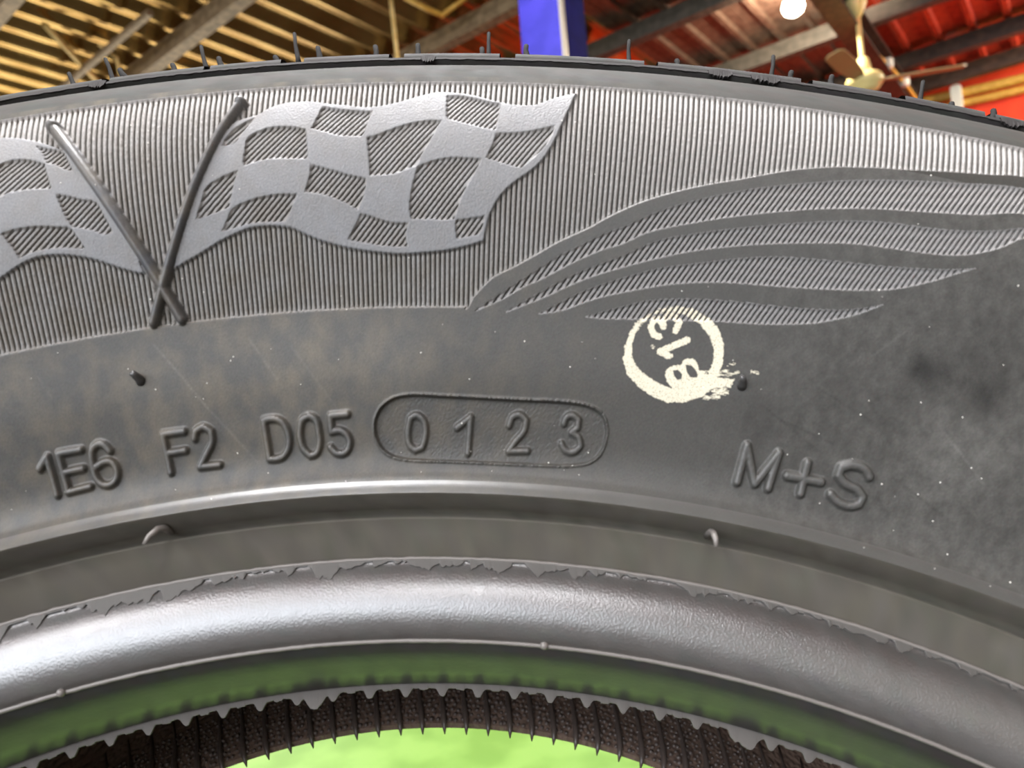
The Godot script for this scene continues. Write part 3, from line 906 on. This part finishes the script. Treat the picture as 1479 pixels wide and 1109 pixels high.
func relief_lower() -> Patch:
	var p := Patch.new()
	var phi := A0
	while phi < A1:
		p.phis.append(phi)
		phi += 0.04
	p.phis.append(A1)
	p.setup(R_LIP, R_SPLIT, 0.165, 225.0)
	var nc := p.phis.size()
	for j in p.rs.size():
		if p.rs[j] < R_LIP + 2.4:
			for i in nc:
				p.lab[j * nc + i] = 91
	# the recessed date panel with its ragged rim
	var got := near(p, PLATE, true, 0.6)
	var q := 0
	for j in range(got[2], got[3]):
		for i in range(got[0], got[1]):
			var d: float = got[4][q]
			q += 1
			var c := j * nc + i
			var rag := noise.get_noise_2d(p.phis[i] * 7.0, p.rs[j] * 0.5)
			p.h[c] += (0.28 + 0.3 * rag) * exp(-(d + 0.08) * (d + 0.08) / 0.02)
			if d > 0.0:
				p.h[c] += smoothstep(0.0, 0.28, d) * (-0.6 + 0.05 * noise.get_noise_2d(p.phis[i] * 10.0, p.rs[j] * 2.5))
				p.lab[c] = 39
	for k in LETTERS.size():
		raise_strokes(p, LETTERS[k][1], 0.54 if k < 8 else 0.66, 0.8, 40 + k)
	for k in DIGITS.size():
		raise_strokes(p, DIGITS[k][1], 0.52, 0.62, 60 + k)
	return p


func raise_strokes(p: Patch, strokes: Array, half: float, high: float, label: int):
	var nc := p.phis.size()
	for s in strokes:
		var got := near(p, s, false, half + 0.3)
		var q := 0
		for j in range(got[2], got[3]):
			for i in range(got[0], got[1]):
				var d: float = got[4][q]
				q += 1
				if d < half + 0.12:
					var c := j * nc + i
					var base := -0.6 if label >= 60 else 0.0
					p.h[c] = maxf(p.h[c], base + high * (1.0 - (0.35 * minf(1.0, d * d / (half * half)) + 0.65 * smoothstep(half - 0.26, half + 0.12, d))) + 0.03 * noise.get_noise_2d(p.phis[i] * 8.0, p.rs[j]))
					p.lab[c] = label


# Base colour of the rubber with its dust and smudges (linear values).
func rubber_color(label: int, phi: float, r: float) -> Color:
	var n := noise.get_noise_2d(phi * 0.9, r * 0.16)
	var fine := noise.get_noise_2d(phi * 14.0 + 40.0, r * 2.6)
	var c := Color(0.05, 0.0485, 0.044)
	if label == 90:
		c = Color(0.034, 0.032, 0.028)
	elif label == 1:
		c = Color(0.15, 0.144, 0.134)
	elif label == 2 or label == 3:
		c = Color(0.125, 0.127, 0.13)
	elif label >= 10 and label < 39:
		c = Color(0.165, 0.16, 0.153)
	elif label >= 6 and label < 10:
		c = Color(0.15, 0.146, 0.14)
	elif label == 4 or label == 5:
		c = Color(0.05, 0.051, 0.053)
	var dust := clampf(0.35 + n * 0.9, 0.0, 1.0) * clampf((4.0 - phi) / 14.0, 0.0, 1.0) * (0.5 if label >= 2 and label < 4 else 1.0)
	c = c.lerp(Color(0.1, 0.084, 0.06), dust * 0.55)
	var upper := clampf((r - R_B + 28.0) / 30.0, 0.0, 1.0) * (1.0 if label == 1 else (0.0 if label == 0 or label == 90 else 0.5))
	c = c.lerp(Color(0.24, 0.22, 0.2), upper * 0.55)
	if label == 0 and phi > 3.0:
		var blot := noise.get_noise_2d(phi * 1.6 + 20.0, r * 0.3) + 0.5 * noise.get_noise_2d(phi * 5.0 - r * 0.3, r * 1.1 + 70.0)
		c = c * (1.0 + 0.3 * blot * clampf((phi - 3.0) / 6.0, 0, 1))
	if label == 0:
		for b in BLOTS:
			var d2 := pow((phi - b[0]) * 3.9 / b[2], 2.0) + pow((r - b[1]) / b[2], 2.0)
			c = c * (1.0 + b[3] * exp(-d2))
		for l in SCRATCHES:
			var a := Vector2(l[0] * 3.9, l[1])
			var b := Vector2(l[2] * 3.9, l[3])
			var p := Vector2(phi * 3.9, r)
			var t := clampf((p - a).dot(b - a) / (b - a).length_squared(), 0.0, 1.0)
			var d := p.distance_to(a.lerp(b, t)) / 0.16
			if d < 2.5:
				c = c * (1.0 + l[4] * exp(-d * d) * clampf(0.6 + 0.8 * noise.get_noise_2d(t * 30.0, l[1]), 0.0, 1.2))
	c = c * (1.0 + 0.28 * fine)
	c.a = 1.0
	return c


# One mesh for each label of a patch, sharing nothing but the edge they meet along.
func relief_meshes(p: Patch, lift := 0.0) -> Dictionary:
	var nc := p.phis.size()
	var nr := p.rs.size()
	var pos := PackedVector3Array()
	pos.resize(nc * nr)
	var sn := PackedFloat32Array()
	var cs := PackedFloat32Array()
	for i in nc:
		sn.append(sin(deg_to_rad(p.phis[i])))
		cs.append(cos(deg_to_rad(p.phis[i])))
	for j in nr:
		var r := p.rs[j]
		var z := zprof(r)
		var slope := (zprof(minf(r + 0.2, R_A)) - zprof(maxf(r - 0.2, R_LIP))) / 0.4
		var nz := 1.0 / sqrt(1.0 + slope * slope)
		var nrad := -slope * nz
		var k := j * nc
		for i in nc:
			var h := p.h[k + i] + lift
			var rr := (r + h * nrad) * 0.001
			pos[k + i] = Vector3(rr * sn[i], rr * cs[i], (z + h * nz) * 0.001)
	var idx := {}
	for j in nr - 1:
		var k := j * nc
		for i in nc - 1:
			var l := p.lab[k + i]
			if not idx.has(l):
				idx[l] = PackedInt32Array()
			idx[l].append(k + i)
	var out := {}
	var map := PackedInt32Array()
	map.resize(nc * nr)
	for l in idx:
		map.fill(-1)
		var v := PackedVector3Array()
		var nn := PackedVector3Array()
		var cc := PackedColorArray()
		var ii := PackedInt32Array()
		var cells: PackedInt32Array = idx[l]
		var o := PackedInt32Array([0, 0, 0, 0])
		for k in cells:
			o[0] = k
			o[1] = k + 1
			o[2] = k + nc + 1
			o[3] = k + nc
			for e in 4:
				var g := o[e]
				if map[g] < 0:
					map[g] = v.size()
					v.append(pos[g])
					var i := g % nc
					var j := g / nc
					var dx := pos[g + 1 if i < nc - 1 else g] - pos[g - 1 if i > 0 else g]
					var dy := pos[g + nc if j < nr - 1 else g] - pos[g - nc if j > 0 else g]
					nn.append(dx.cross(dy).normalized())
					cc.append(rubber_color(l, p.phis[i], p.rs[j]))
			ii.append(map[o[0]])
			ii.append(map[o[3]])
			ii.append(map[o[2]])
			ii.append(map[o[0]])
			ii.append(map[o[2]])
			ii.append(map[o[1]])
		var arr := []
		arr.resize(Mesh.ARRAY_MAX)
		arr[Mesh.ARRAY_VERTEX] = v
		arr[Mesh.ARRAY_NORMAL] = nn
		arr[Mesh.ARRAY_COLOR] = cc
		arr[Mesh.ARRAY_INDEX] = ii
		var m := ArrayMesh.new()
		m.add_surface_from_arrays(Mesh.PRIMITIVE_TRIANGLES, arr)
		out[l] = m
	return out


# A ring (or part of one) swept from a profile of (r, z) in mm; smooth where the profile bends gently.
func ring(profile: Array, from: float, to: float, step: float, tint := Color(0.045, 0.0435, 0.039), shift := 0.0) -> ArrayMesh:
	var v := PackedVector3Array()
	var nn := PackedVector3Array()
	var cc := PackedColorArray()
	var ii := PackedInt32Array()
	var n := profile.size() / 2
	var rows := []          # (r, z, nr, nz) twice for each stretch
	for k in n - 1:
		var a := Vector2(profile[2 * k], profile[2 * k + 1])
		var b := Vector2(profile[2 * k + 2], profile[2 * k + 3])
		var d := (b - a).normalized()
		var na := Vector2(d.y, -d.x)
		var nb := na
		if k > 0:
			var e := (a - Vector2(profile[2 * k - 2], profile[2 * k - 1])).normalized()
			if e.dot(d) > 0.5:
				na = (na + Vector2(e.y, -e.x)).normalized()
		if k < n - 2:
			var e := (Vector2(profile[2 * k + 4], profile[2 * k + 5]) - b).normalized()
			if e.dot(d) > 0.5:
				nb = (nb + Vector2(e.y, -e.x)).normalized()
		rows.append([a, na, b, nb])
	var count := maxi(2, int(ceilf((to - from) / step)) + 1)
	for i in count:
		var phi := lerpf(from, to, float(i) / (count - 1))
		var s := sin(deg_to_rad(phi))
		var c := cos(deg_to_rad(phi))
		for row in rows:
			for e in 2:
				var pt: Vector2 = row[2 * e]
				var no: Vector2 = row[2 * e + 1]
				var off := shift * clampf((55.0 - pt.y) / 108.0, 0.0, 1.0)
				v.append(Vector3(pt.x * s + off, pt.x * c, pt.y) * 0.001)
				nn.append(Vector3(no.x * s, no.x * c, no.y))
				var f := 1.0 + 0.22 * noise.get_noise_2d(phi * 3.0, pt.x * 1.3 + pt.y) + 0.12 * noise.get_noise_2d(phi * 0.5, pt.y * 0.2)
				cc.append(Color(tint.r * f, tint.g * f, tint.b * f))
	var w := rows.size() * 2
	for i in count - 1:
		for k in rows.size():
			var a := i * w + 2 * k
			for q in [a, a + w + 1, a + 1, a, a + w, a + w + 1]:
				ii.append(q)
	var arr := []
	arr.resize(Mesh.ARRAY_MAX)
	arr[Mesh.ARRAY_VERTEX] = v
	arr[Mesh.ARRAY_NORMAL] = nn
	arr[Mesh.ARRAY_COLOR] = cc
	arr[Mesh.ARRAY_INDEX] = ii
	var m := ArrayMesh.new()
	m.add_surface_from_arrays(Mesh.PRIMITIVE_TRIANGLES, arr)
	return m


func pol(phi: float, r: float, z: float) -> Vector3:
	return Vector3(r * sin(deg_to_rad(phi)), r * cos(deg_to_rad(phi)), z) * 0.001


# A thin strip along the tyre with a ragged edge: for each angle an upper and a lower edge (r, z) in mm, 0.35 mm thick along z.
func ragged(angles: PackedFloat32Array, tops: PackedVector2Array, lows: PackedVector2Array, thick := 0.35) -> ArrayMesh:
	var st := SurfaceTool.new()
	st.begin(Mesh.PRIMITIVE_TRIANGLES)
	st.set_smooth_group(-1)
	for i in angles.size() - 1:
		var a := pol(angles[i], tops[i].x, tops[i].y)
		var b := pol(angles[i + 1], tops[i + 1].x, tops[i + 1].y)
		var d := pol(angles[i + 1], lows[i + 1].x, lows[i + 1].y)
		var e := pol(angles[i], lows[i].x, lows[i].y)
		var t := Vector3(0, 0, -thick * 0.001)
		quad(st, a, b, d, e)
		quad(st, e + t, d + t, b + t, a + t)
		quad(st, e, d, d + t, e + t)
		quad(st, a + t, b + t, b, a)
	st.generate_normals()
	return st.commit()


func tyre():
	fill_profile()
	var t := thing("tire", "large black car tire leaning back with a checkered flag molded on its sidewall", "tire")
	t.transform = Transform3D(Basis(Vector3(0.985077, -0.166189, 0.044767), Vector3(0.169071, 0.885666, -0.432448), Vector3(0.032220, 0.433563, 0.900547)), Vector3(-0.03164, 0.31017, -0.09487))
	var up := relief_upper()
	var low := relief_lower()
	var mu := relief_meshes(up)
	var ml := relief_meshes(low)
	var side := put("sidewall", mu[0], M.rubber, t)
	put("sidewall", ml[0], M.rubber, t)
	put("sidewall_edge", mu[90], M.band, t)
	put("rim_lip", ml[91], M.gloss, t)
	var ribs := put("radial_ribs", mu[1], M.matte, t)
	ribs.set_meta("kind", "stuff")
	ribs.set_meta("label", "fine radial ribs")
	var fr := put("checkered_flag", mu[2], M.matte, t)
	fr.set_meta("label", "wide waving checkered flag right of the crossed poles")
	var fl := put("checkered_flag", mu[3], M.matte, t)
	fl.set_meta("label", "checkered flag left of the crossed poles")
	for l in mu:
		if l == 90:
			continue
		if l >= 10 and l < 30:
			put("hatched_square", mu[l], M.matte, fr)
		elif l >= 30:
			put("hatched_square", mu[l], M.matte, fl)
		elif l >= 6 and l < 10:
			put("hatched_wave", mu[l], M.matte, t)
	put("flag_pole", mu[4], M.rubber, fr)
	put("flag_pole", mu[5], M.rubber, fl)
	for k in LETTERS.size():
		var o := put("plus_sign" if LETTERS[k][0] == "+" else ("embossed_digit" if LETTERS[k][0].is_valid_int() else "embossed_letter"), ml[40 + k], M.lip, t)
		o.set_meta("label", "raised character " + LETTERS[k][0])
	var panel := put("date_panel", ml[39], M.rubber, t)
	panel.set_meta("label", "recessed panel with the digits 0123")
	for k in DIGITS.size():
		put("embossed_digit", ml[60 + k], M.lip, panel).set_meta("label", "raised digit " + DIGITS[k][0])
	# the rest of the sidewall, round the back of the picture
	var rest := []
	for k in 24:
		var r := lerpf(R_TOP, R_LIP, k / 23.0)
		rest.append_array([r, zprof(r)])
	put("sidewall", ring(rest, A1, 360.0 + A0, 2.0), M.rubber, t)
	var edge := []
	for k in 12:
		var r := lerpf(R_A - 0.3, R_TOP, k / 11.0)
		edge.append_array([r, zprof(r)])
	put("sidewall_edge", ring(edge, -40, 320, 0.5, Color(0.034, 0.032, 0.028)), M.band, t)
	# shoulder with its parting line, and the tread
	put("shoulder", ring([303.4, -40, 303.4, 40, 303.2, 60, 302.8, 76, 301.8, 85, 300.2, 90.3, 297.5, 94.3, 295.0, 96.4, 292.3, 98.3, 291.2, 99.5, 290.8, 99.6, 290.6, 99.1, 290.4, 98.5, 290.15, 98.95], -40, 320, 0.5, Color(0.036, 0.034, 0.031)), M.band, t)
	put("far_shoulder", ring([291, -98, 298, -94, 301, -88, 302.8, -76, 303.4, -40], -40, 320, 2.0), M.rubber, t)
	for k in BLOCKS.size() / 2:
		put("tread_block", ring([299.5, 30, 304.5, 40, 304.5, 60, 304.1, 76, 302.9, 86.5, 300.8, 92.3, 298.7, 95.0, 296.5, 96.7, 295.0, 97.0, 294.0, 96.4], BLOCKS[2 * k], BLOCKS[2 * k + 1], 0.4, Color(0.036, 0.034, 0.031)), M.band, t)
	# rim protector, bead, inside
	put("rim_protector", ring([R_LIP, 85.8, R_LIP - 0.25, 85.3, R_STEP + 0.1, 82.4, R_STEP - 0.1, 81.3, R_STEP - 0.25, 79.0, R_STEP - 0.8, 78.7, R_STEP - 1.15, 80.2, R_STEP - 1.5, 80.3, R_STEP - 3.2, 78.4, R_BEAD + 0.6, 76.4, R_BEAD + 0.25, 75.9], -60, 300, 0.5, Color(0.085, 0.078, 0.064)), M.rubber, t)
	put("bead", ring([R_BEAD + 0.25, 75.9, R_BEAD - 0.3, 75.6, 203.95, 76.15, 202.75, 76.55, 201.15, 76.8, 199.65, 76.8, 198.35, 76.65, 197.15, 76.4, 196.15, 76.09, 195.25, 75.7, 194.55, 75.15, 193.9, 74.4, 193.5, 73.6], -60, 300, 0.5, Color(0.055, 0.052, 0.048)), M.bead, t)
	put("bead_seat", ring([193.5, 73.6, 192.6, 72.4, 191.9, 70.8, 191.3, 68.4, 190.5, 64.5, 189.35, 58.0, 189.9, 57.0], -60, 300, 0.5, Color(0.03, 0.029, 0.027)), M.seat, t)
	put("bead_ridge", arc_tube(R_BEAD + 0.1, 76.0, 0.28, 0.1), M.flash, t)
	put("bead_seam", arc_tube(193.5, 73.7, 0.33, 0.06), M.flash, t)
	put("inner_liner", ring([189.9, 57.0, 196, 55.5, 204, 60, 212, 71, 225, 80, 240, 86, 256, 95, 268, 97.5, 278, 96, 288, 88, 296, 50, 297.5, 0, 296.5, -40, 292, -70, 276, -86, 255, -92, 235, -90, 217, -80, 206, -68.5, 197, -57.5, 192.5, -53.2, 190.3, -52.2, 189.1, -53.4], -60, 300, 0.6, Color(0.03, 0.026, 0.024), -8.8), M.liner, t)
	put("far_sidewall", ring([189.1, -53.4, 192.5, -70, 199, -74, 204, -74, 210, -80, 222, -88, 238, -97, 257, -105, 275, -106, 291, -98], -60, 300, 1.0, Color(0.05, 0.05, 0.05), -8.8), M.rubber, t)
	for k in 44:
		var a := -1.68 + (k - 22) * 1.974
		put("vent_rib", liner_rib(a), M.liner_rib, t)
	liner_bumps(t)
	# flash: ragged rubber left by the mould
	var ang := PackedFloat32Array()
	var tops := PackedVector2Array()
	var lows := PackedVector2Array()
	var q := -45.0
	while q < 45.0:
		var f := fposmod((q - -6.33) / 1.832, 1.0)
		var deep := 0.75 + 0.15 * noise.get_noise_2d(q * 3.0, 1.0)
		var d0 := absf(f - 0.5)
		if d0 < 0.2:
			deep += 1.25 * (1.0 - smoothstep(0.03, 0.2, d0))
		if f > 0.87 or f < 0.1:
			deep += 0.22
		for b in BIG_TEETH:
			deep += 1.9 * (1.0 - smoothstep(0.15, 0.75, absf(q - b)))
		ang.append(q)
		tops.append(Vector2(190.0, 57.2))
		lows.append(Vector2(189.45 - deep, 57.0))
		q += 0.06
	put("toe_flash", ragged(ang, tops, lows, 0.3), M.toe, t)
	ang.clear()
	tops.clear()
	lows.clear()
	q = -34.0
	while q < 34.0:
		var n1 := noise.get_noise_2d(q * 0.8, 7.0)
		var n2 := noise.get_noise_2d(floorf(q * 3.3) * 5.1, 17.0)
		var deep := clampf(0.55 + 2.2 * n1 + 1.1 * n2 + 0.15 * noise.get_noise_2d(q * 9.0, 3.0), 0.12, 3.0) * clampf(1.1 - q * 0.02, 0.4, 1.6)
		ang.append(q)
		tops.append(Vector2(R_BEAD + 0.15, 76.1))
		lows.append(Vector2(R_BEAD - 0.1 - deep, 76.0 + 0.36 * deep - 0.03 * deep * deep))
		q += 0.1
	put("bead_flash", ragged(ang, tops, lows, 0.3), M.flake, t)
	ang.clear()
	tops.clear()
	lows.clear()
	q = -30.0
	while q < 24.0:
		var deep := 0.28 + 0.3 * noise.get_noise_2d(q * 2.2, 27.0)
		ang.append(q)
		tops.append(Vector2(291.7, 99.5))
		lows.append(Vector2(290.95 - 0.6 * maxf(0.0, deep), 99.8))
		q += 0.1
	put("parting_flash", ragged(ang, tops, lows, 0.3), M.lip_plain, t)
	for k in FLAPS.size():
		var a: float = FLAPS[k]
		ang = PackedFloat32Array()
		tops = PackedVector2Array()
		lows = PackedVector2Array()
		for s in 25:
			var x := (s - 12) / 12.0
			var wide: float = [0.3, 0.26, 0.42, 0.5, 0.35][k]
			ang.append(a + x * wide)
			tops.append(Vector2(291.9 + 0.4 * (1.0 - x * x), 99.6))
			lows.append(Vector2(290.95 - 1.5 * sqrt(maxf(0.0, 1.0 - x * x)) * (0.65 + 0.6 * noise.get_noise_2d(s * 0.35, k * 9.0)), 100.0))
		put("rubber_flap", ragged(ang, tops, lows, 0.4), M.lip_plain, t)
	# vent hairs left by the mould
	for hr in HAIRS:
		var a := Vector3(hr[0], hr[1], hr[4])
		var b := Vector3(hr[2], hr[3], hr[4])
		var d := b - a
		var root := a - d.normalized() * 2.6
		var bend := Vector3(0.15 * sin(hr[0]), 0, 0)
		var long := d.length()
		var fat := 0.62 if long < 4.0 else 0.48
		put("vent_hair", tube(mm([root, a, a + d * 0.5 + bend, b - d.normalized() * 0.3, b]), PackedFloat32Array([fat * 0.0014, fat * 0.001, fat * 0.0008, fat * 0.0008, 0.0002]), 8), M.hair, t)
	for k in 2:
		var phi: float = NUBS[2 * k]
		var r: float = NUBS[2 * k + 1]
		var z := zprof(r)
		var base := pol(phi, r, z - 0.4)
		var nub := put("vent_nub", tube(PackedVector3Array([base, pol(phi, r + 0.1, z + 0.5), pol(phi - 0.06, r + 0.25, z + 1.3), pol(phi - 0.1, r + 0.3, z + 1.9), pol(phi - 0.1, r + 0.3, z + 2.1)]), PackedFloat32Array([0.0008, 0.00066, 0.00056, 0.0005, 0.0002]), 10), M.nub, t)
		nub.set_meta("label", ["stubby nub above the letter F", "stubby nub right of the painted ring"][k])
	for k in 2:
		var phi: float = FIN_HAIRS[k]
		var r := R_STEP - 0.2
		var s := -1.0 if k == 0 else 0.3
		put("vent_hair", tube(PackedVector3Array([pol(phi, r + 0.2, 80.7), pol(phi, r - 0.1, 83.3), pol(phi + s * 0.15, r - 0.5, 84.3), pol(phi + s * 0.4, r - 1.6, 84.9), pol(phi + s * 0.6, r - 2.6, 84.7)]), PackedFloat32Array([0.0006, 0.00055, 0.0005, 0.00042, 0.0003]), 8), M.flash, t)
	for k in 2:
		put("seam_dot", ball(pol(BEAD_DOTS[k], 193.55, 74.0), 0.00065), M.flash, t)
	stamp(t, up, low)
	specks(t, up, low)


func mm(a: Array) -> PackedVector3Array:
	var out := PackedVector3Array()
	for p in a:
		out.append(p * 0.001)
	return out


func ball(c: Vector3, r: float) -> ArrayMesh:
	var pts := PackedVector3Array()
	var rad := PackedFloat32Array()
	for k in 7:
		var a := PI * k / 6.0
		pts.append(c + Vector3(0, 0, -cos(a) * r))
		rad.append(maxf(0.00002, sin(a) * r))
	return tube(pts, rad, 10)


func arc_tube(r: float, z: float, thick: float, uneven: float) -> ArrayMesh:
	var pts := PackedVector3Array()
	var rad := PackedFloat32Array()
	for k in 321:
		var phi := -48.0 + k * 0.3
		pts.append(pol(phi, r + uneven * noise.get_noise_2d(phi * 2.0, r), z))
		rad.append((thick + uneven * noise.get_noise_2d(phi * 6.0, r + 50.0)) * 0.001)
	return tube(pts, rad, 8)


# The pimples between the raised lines of the lining.
func liner_bumps(t: Node3D):
	var rng := RandomNumberGenerator.new()
	rng.seed = 12
	var spots: Array[Transform3D] = []
	var path := [[206.0, -68.3], [203.0, -64.6], [200.0, -61.0], [197.0, -57.3], [194.0, -54.6], [191.0, -52.3]]
	for row in 11:
		var f := row / 10.0 * 4.9
		var k := mini(int(f), 4)
		var a := Vector2(path[k][0], path[k][1]).lerp(Vector2(path[k + 1][0], path[k + 1][1]), f - k)
		for c in 130:
			var phi := -38.0 + c * 0.55 + (0.25 if row % 2 else 0.0) + rng.randf_range(-0.14, 0.14)
			var off := -8.8 * clampf((55.0 - a.y) / 108.0, 0.0, 1.0)
			var size := rng.randf_range(0.7, 1.15) * (0.85 if row < 6 else 1.15)
			spots.append(Transform3D(Basis().scaled(Vector3.ONE * size), pol(phi, a.x + rng.randf_range(-0.2, 0.2), a.y) + Vector3(off * 0.001, 0, 0)))
	var many := MultiMesh.new()
	many.transform_format = MultiMesh.TRANSFORM_3D
	many.mesh = ball(Vector3.ZERO, 0.0006)
	many.instance_count = spots.size()
	for k in spots.size():
		many.set_instance_transform(k, spots[k])
	var o := MultiMeshInstance3D.new()
	o.name = "liner_bumps"
	o.multimesh = many
	o.material_override = M.liner_rib
	o.set_meta("kind", "stuff")
	t.add_child(o, true)


# A raised line of the lining, thicker towards the far bead, ending in a point just past it.
func liner_rib(phi: float) -> ArrayMesh:
	var pts := PackedVector3Array()
	var rad := PackedFloat32Array()
	var path := [[214.0, -77.0, 0.35, -1.7], [206.0, -68.0, 0.5, -1.0], [200.0, -60.6, 0.7, -0.5], [195.0, -55.0, 0.88, -0.18], [191.5, -52.0, 0.9, 0.0], [189.0, -51.6, 0.65, 0.1], [187.3, -52.0, 0.15, 0.15]]
	for p in path:
		var off: float = -8.8 * clampf((55.0 - p[1]) / 108.0, 0.0, 1.0)
		pts.append(pol(phi + p[3], p[0], p[1]) + Vector3(off * 0.001, 0, 0))
		rad.append(p[2] * 0.001)
	return tube(pts, rad, 8)


# The painted ring with its hand-written mark, laid over the relief.
func stamp(t: Node3D, up: Patch, low: Patch):
	var p := Patch.new()
	var phi := 0.97
	while phi < 7.43:
		p.phis.append(phi)
		phi += 0.02
	p.setup(227.25, 242.38, 0.08, 234.0)
	var nc := p.phis.size()
	for j in p.rs.size():
		for i in nc:
			var a := p.phis[i]
			var r := p.rs[j]
			p.h[j * nc + i] = up.sample(a, r) if r > R_SPLIT else low.sample(a, r)
	var lines := []
	for k in RING.size() / 3 - 1:
		lines.append([[RING[3 * k], RING[3 * k + 1], RING[3 * k + 3], RING[3 * k + 4]], (RING[3 * k + 2] + RING[3 * k + 5]) / 2.3])
	for s in STAMP:
		lines.append([s, 0.46])
	for s in SMEAR:
		lines.append([s[0], s[1]])
	for l in lines:
		var got := near(p, l[0], false, l[1] + 0.3)
		var q := 0
		for j in range(got[2], got[3]):
			for i in range(got[0], got[1]):
				var d: float = got[4][q]
				q += 1
				var n := noise.get_noise_2d(p.phis[i] * 9.0, p.rs[j] * 2.0)
				if l[1] < 0.36:
					n = noise.get_noise_2d(p.phis[i] * 2.0, p.rs[j] * 6.0) * 2.5
				if d + n * 0.16 < l[1]:
					p.lab[j * nc + i] = 1
	var got := near(p, STAMP_B, true, 0.3)
	var q := 0
	for j in range(got[2], got[3]):
		for i in range(got[0], got[1]):
			if got[4][q] + 0.15 * noise.get_noise_2d(p.phis[i] * 8.0, p.rs[j] * 2.0) > 0.0:
				p.lab[j * nc + i] = 1
			q += 1
	for hole in STAMP_HOLES:
		got = near(p, hole, true, 0.3)
		q = 0
		for j in range(got[2], got[3]):
			for i in range(got[0], got[1]):
				if got[4][q] > 0.0:
					p.lab[j * nc + i] = 0
				q += 1
	for k in p.lab.size():
		if p.lab[k] == 1:
			var n := noise.get_noise_2d(p.phis[k % nc] * 22.0, p.rs[k / nc] * 5.0)
			if p.h[k] < -0.4 or n > 0.42:
				p.lab[k] = 0
	var m := relief_meshes(p, 0.05)
	var o := put("painted_mark", m[1], M.paint, t)
	o.set_meta("label", "cream paint ring with hand written B13 inside")


func specks(t: Node3D, up: Patch, low: Patch):
	var rng := RandomNumberGenerator.new()
	rng.seed = 4
	var mm_ := MultiMesh.new()
	mm_.transform_format = MultiMesh.TRANSFORM_3D
	mm_.mesh = ball(Vector3.ZERO, 0.00008)
	mm_.instance_count = 130
	for k in 130:
		var phi := rng.randf_range(-24.0, 18.0)
		var r := rng.randf_range(214.0, 273.0) if k % 3 else rng.randf_range(214.0, 238.0)
		var h := up.sample(phi, r) if r > R_SPLIT else low.sample(phi, r)
		mm_.set_instance_transform(k, Transform3D(Basis().scaled(Vector3.ONE * rng.randf_range(0.5, 1.5)), pol(phi, r, zprof(r) + h)))
	var o := MultiMeshInstance3D.new()
	o.name = "dust_specks"
	o.multimesh = mm_
	o.material_override = M.speck
	o.set_meta("kind", "stuff")
	t.add_child(o, true)
